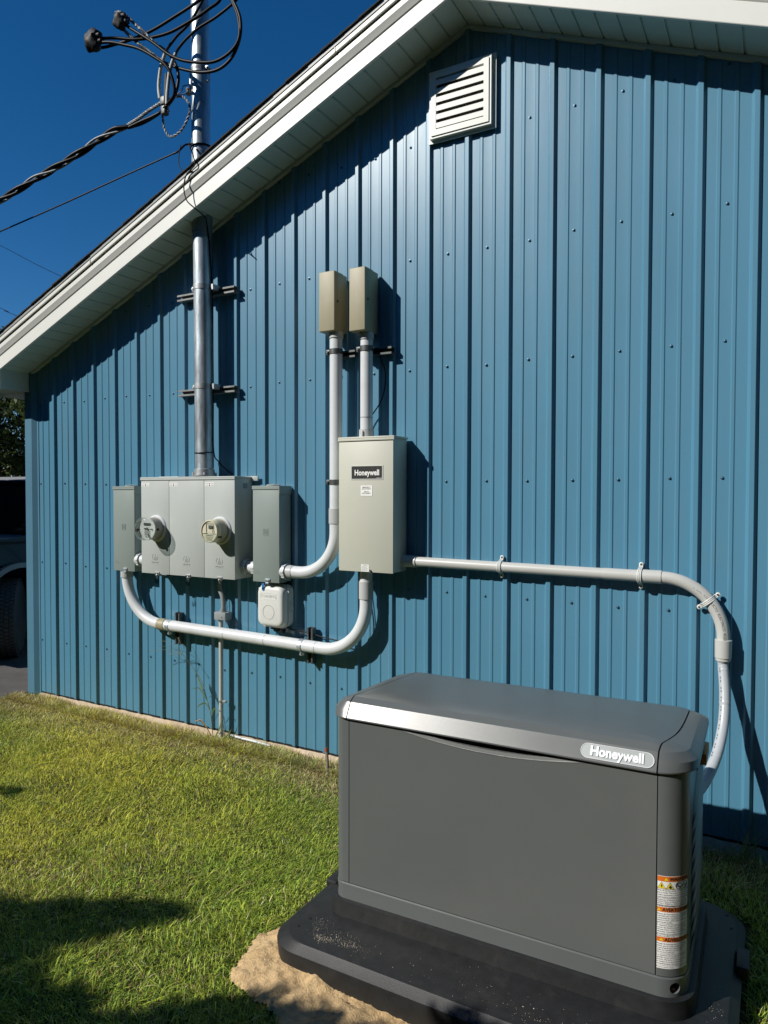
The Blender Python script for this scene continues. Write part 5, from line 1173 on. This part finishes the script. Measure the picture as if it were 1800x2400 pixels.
# ================================================================== TREES
def leafcloud(name, blobs, leaf, parent, seed, cols, nper, flat=.9, pw=2.0):
    g = np.random.default_rng(seed); P, Cc = [], []
    for (c, r) in blobs:
        n = int(nper*r**pw); d = g.normal(size=(n,3)); d /= np.linalg.norm(d, axis=1)[:,None]; rad = r*g.uniform(.45,1.0,n)**.45*(1+.22*np.sin(d[:,0]*5+d[:,2]*7+seed)*np.cos(d[:,1]*6))
        P.append(np.array(c)+d*rad[:,None]*np.array([1,1,flat])); ct = np.array(cols[g.integers(len(cols))]); Cc.append(np.repeat(ct[None],n,0)*g.uniform(.6,1.4,(n,1)))
    P = np.concatenate(P); Cc = np.concatenate(Cc); n = len(P); a = g.normal(size=(n,3)); a /= np.linalg.norm(a,axis=1)[:,None]; b = np.cross(a, g.normal(size=(n,3))); b /= np.linalg.norm(b,axis=1)[:,None]
    s = leaf*g.uniform(.6,1.3,(n,1)); V_ = np.stack([P-a*s, P-b*s*.45, P+a*s, P+b*s*.45], 1).reshape(-1,3); F_ = np.arange(n*4).reshape(n,4)
    off = np.array(root_of(parent).location); o = mesh_np(name, V_-off, F_, np.repeat(Cc,4,0), M_LEAF); o.parent = parent; return o
GC = [(.045,.075,.018),(.06,.09,.02),(.035,.06,.015),(.075,.10,.025)]
def tree(x, y, h, r, label, seed, leaf=.09, nper=900, group='trees beyond the parked car', low=.12):
    g = random.Random(seed); t = thing('tree', label, 'tree', (x,y,0), group=group)
    mb = MB(); mb.tube([(x,y,-.1),(x+.05,y,h*.3),(x-.05,y+.05,h*.75)], .15, 10, rfun=lambda k: .05+.03*h*(1-k)*.8)
    for i in range(7):
        a = g.uniform(0,6.28); z = h*g.uniform(.2,.6); mb.tube([(x,y,z),(x+math.cos(a)*r*.5,y+math.sin(a)*r*.5,z+h*.12),(x+math.cos(a)*r*.8,y+math.sin(a)*r*.8,z+h*.22)], .05, 6, rfun=lambda k: .07*(1-k)+.012)
    mb.build('trunk', M_BARK, t, 40)
    bl = []
    for i in range(26):
        a = g.uniform(0,6.28); q = g.random(); zz = h*(low+(.92-low)*g.random()); rr2 = r*math.sqrt(q)*math.sqrt(max(.1,1-((zz/h-.5)/.62)**2))
        bl.append(((x+math.cos(a)*rr2, y+math.sin(a)*rr2, zz), r*g.uniform(.26,.42)))
    leafcloud('crown', bl, leaf, t, seed, GC, nper); return t
tree(-13.5, 13.5, 9, 3.4, 'broad dark tree behind the shed, nearest the building corner', 21, .10, 1500)
tree(-19.5, 11.5, 8, 3.4, 'dark bushy tree behind the shed, farther left', 22, .10, 1200)
tree(-17, 19, 11, 4.2, 'tall dark tree rising at the back of the tree line', 23, .12, 700)
# unseen trees added behind the camera, crowns shaped to cast the foreground shadows
def shade_pos(gx, gy, t, gzv=-.05): return (gx-.8*t, gy-1.0*t, gzv+.89*t)
def shadow_caster(name, base, blobs, label, seed, nper=9000, leaf=.034):
    t = thing(name, label, 'tree', (base[0], base[1], 0), group='unseen shadow casters behind the camera')
    cs = [shade_pos(gx, gy, tt) for gx, gy, tt, r in blobs]
    top = max(c[2] for c in cs); mb = MB(); zb = min(c[2] for c in cs)
    fork = (base[0], base[1], zb*.55); mb.tube([(base[0],base[1],-.15),fork], .06, 10, rfun=lambda k: .08-.03*k)
    for c in cs: mb.tube(catmull([fork, ((fork[0]+c[0])/2, (fork[1]+c[1])/2, (fork[2]+c[2])/2+.05), c], 4), .02, 6, rfun=lambda k: .035*(1-k)+.008)
    mb.build('trunk', M_BARK, t, 40); leafcloud('crown', [(c, b[3]) for c, b in zip(cs, blobs)], leaf, t, seed, GC, nper, pw=1.5); return t
shadow_caster('tree', (1.1,-5.6), [(2.98,-1.58,2.7,.08),(2.84,-1.68,2.7,.12),(2.66,-1.84,2.7,.17),(2.45,-2.0,2.7,.2),(2.2,-2.15,2.7,.26),(2.7,-2.30,2.7,.24),(3.0,-2.28,2.7,.2),(3.25,-2.25,2.6,.18),(2.9,-2.75,2.7,.36),(2.5,-2.6,2.7,.34),(3.3,-2.6,2.7,.3),
 (3.60,-1.93,2.5,.17),(3.48,-2.1,2.5,.2),(3.80,-1.90,2.4,.17),(3.92,-1.98,2.4,.22),(4.35,-1.64,2.3,.125),(4.33,-1.76,2.3,.15),(4.15,-2.12,2.4,.28),(4.45,-2.28,2.3,.34),(3.7,-2.4,2.4,.34),(4.7,-2.6,2.3,.4),(2.1,-2.8,2.7,.4),(5.35,-1.55,2.2,.16),(5.5,-1.75,2.2,.24)], 'unseen leafy tree added behind the camera to cast the foreground shadows', 31)
shadow_caster('tree', (-1.6,-4.6), [(.95,-1.33,2.6,.09),(1.12,-1.27,2.6,.06),(1.28,-1.20,2.6,.045),(1.42,-1.13,2.6,.035),(.75,-1.45,2.6,.13),(.4,-1.65,2.6,.24),(.0,-1.9,2.6,.30)], 'unseen slender tree added left of the camera to cast a shadow streak', 32)
wd = thing('sky_blocker', 'unseen dark woods added behind the camera to block sky light', 'woods', (5,-18,0)); bl = []; gw = random.Random(9)  # unseen foliage ring added to cut sky light from behind and the sides
for i in range(84):
    a = R_(172+208*i/83); rr0 = gw.uniform(13,17); dv = abs(math.degrees(a)-231); top = 4.6 if dv < 26 else 9.0
    for q in range(2 if dv < 26 else 4): bl.append(((4.5+rr0*math.cos(a)*1.05, 1+rr0*math.sin(a), 1.5+(top-2.4)*q/(1 if dv < 26 else 3)+gw.uniform(-.4,.5)), gw.uniform(1.7,2.4)))
o_ = leafcloud('foliage', bl, .30, wd, 41, GC, 190); wd['kind'] = 'stuff'
print('done; screws', cnt)
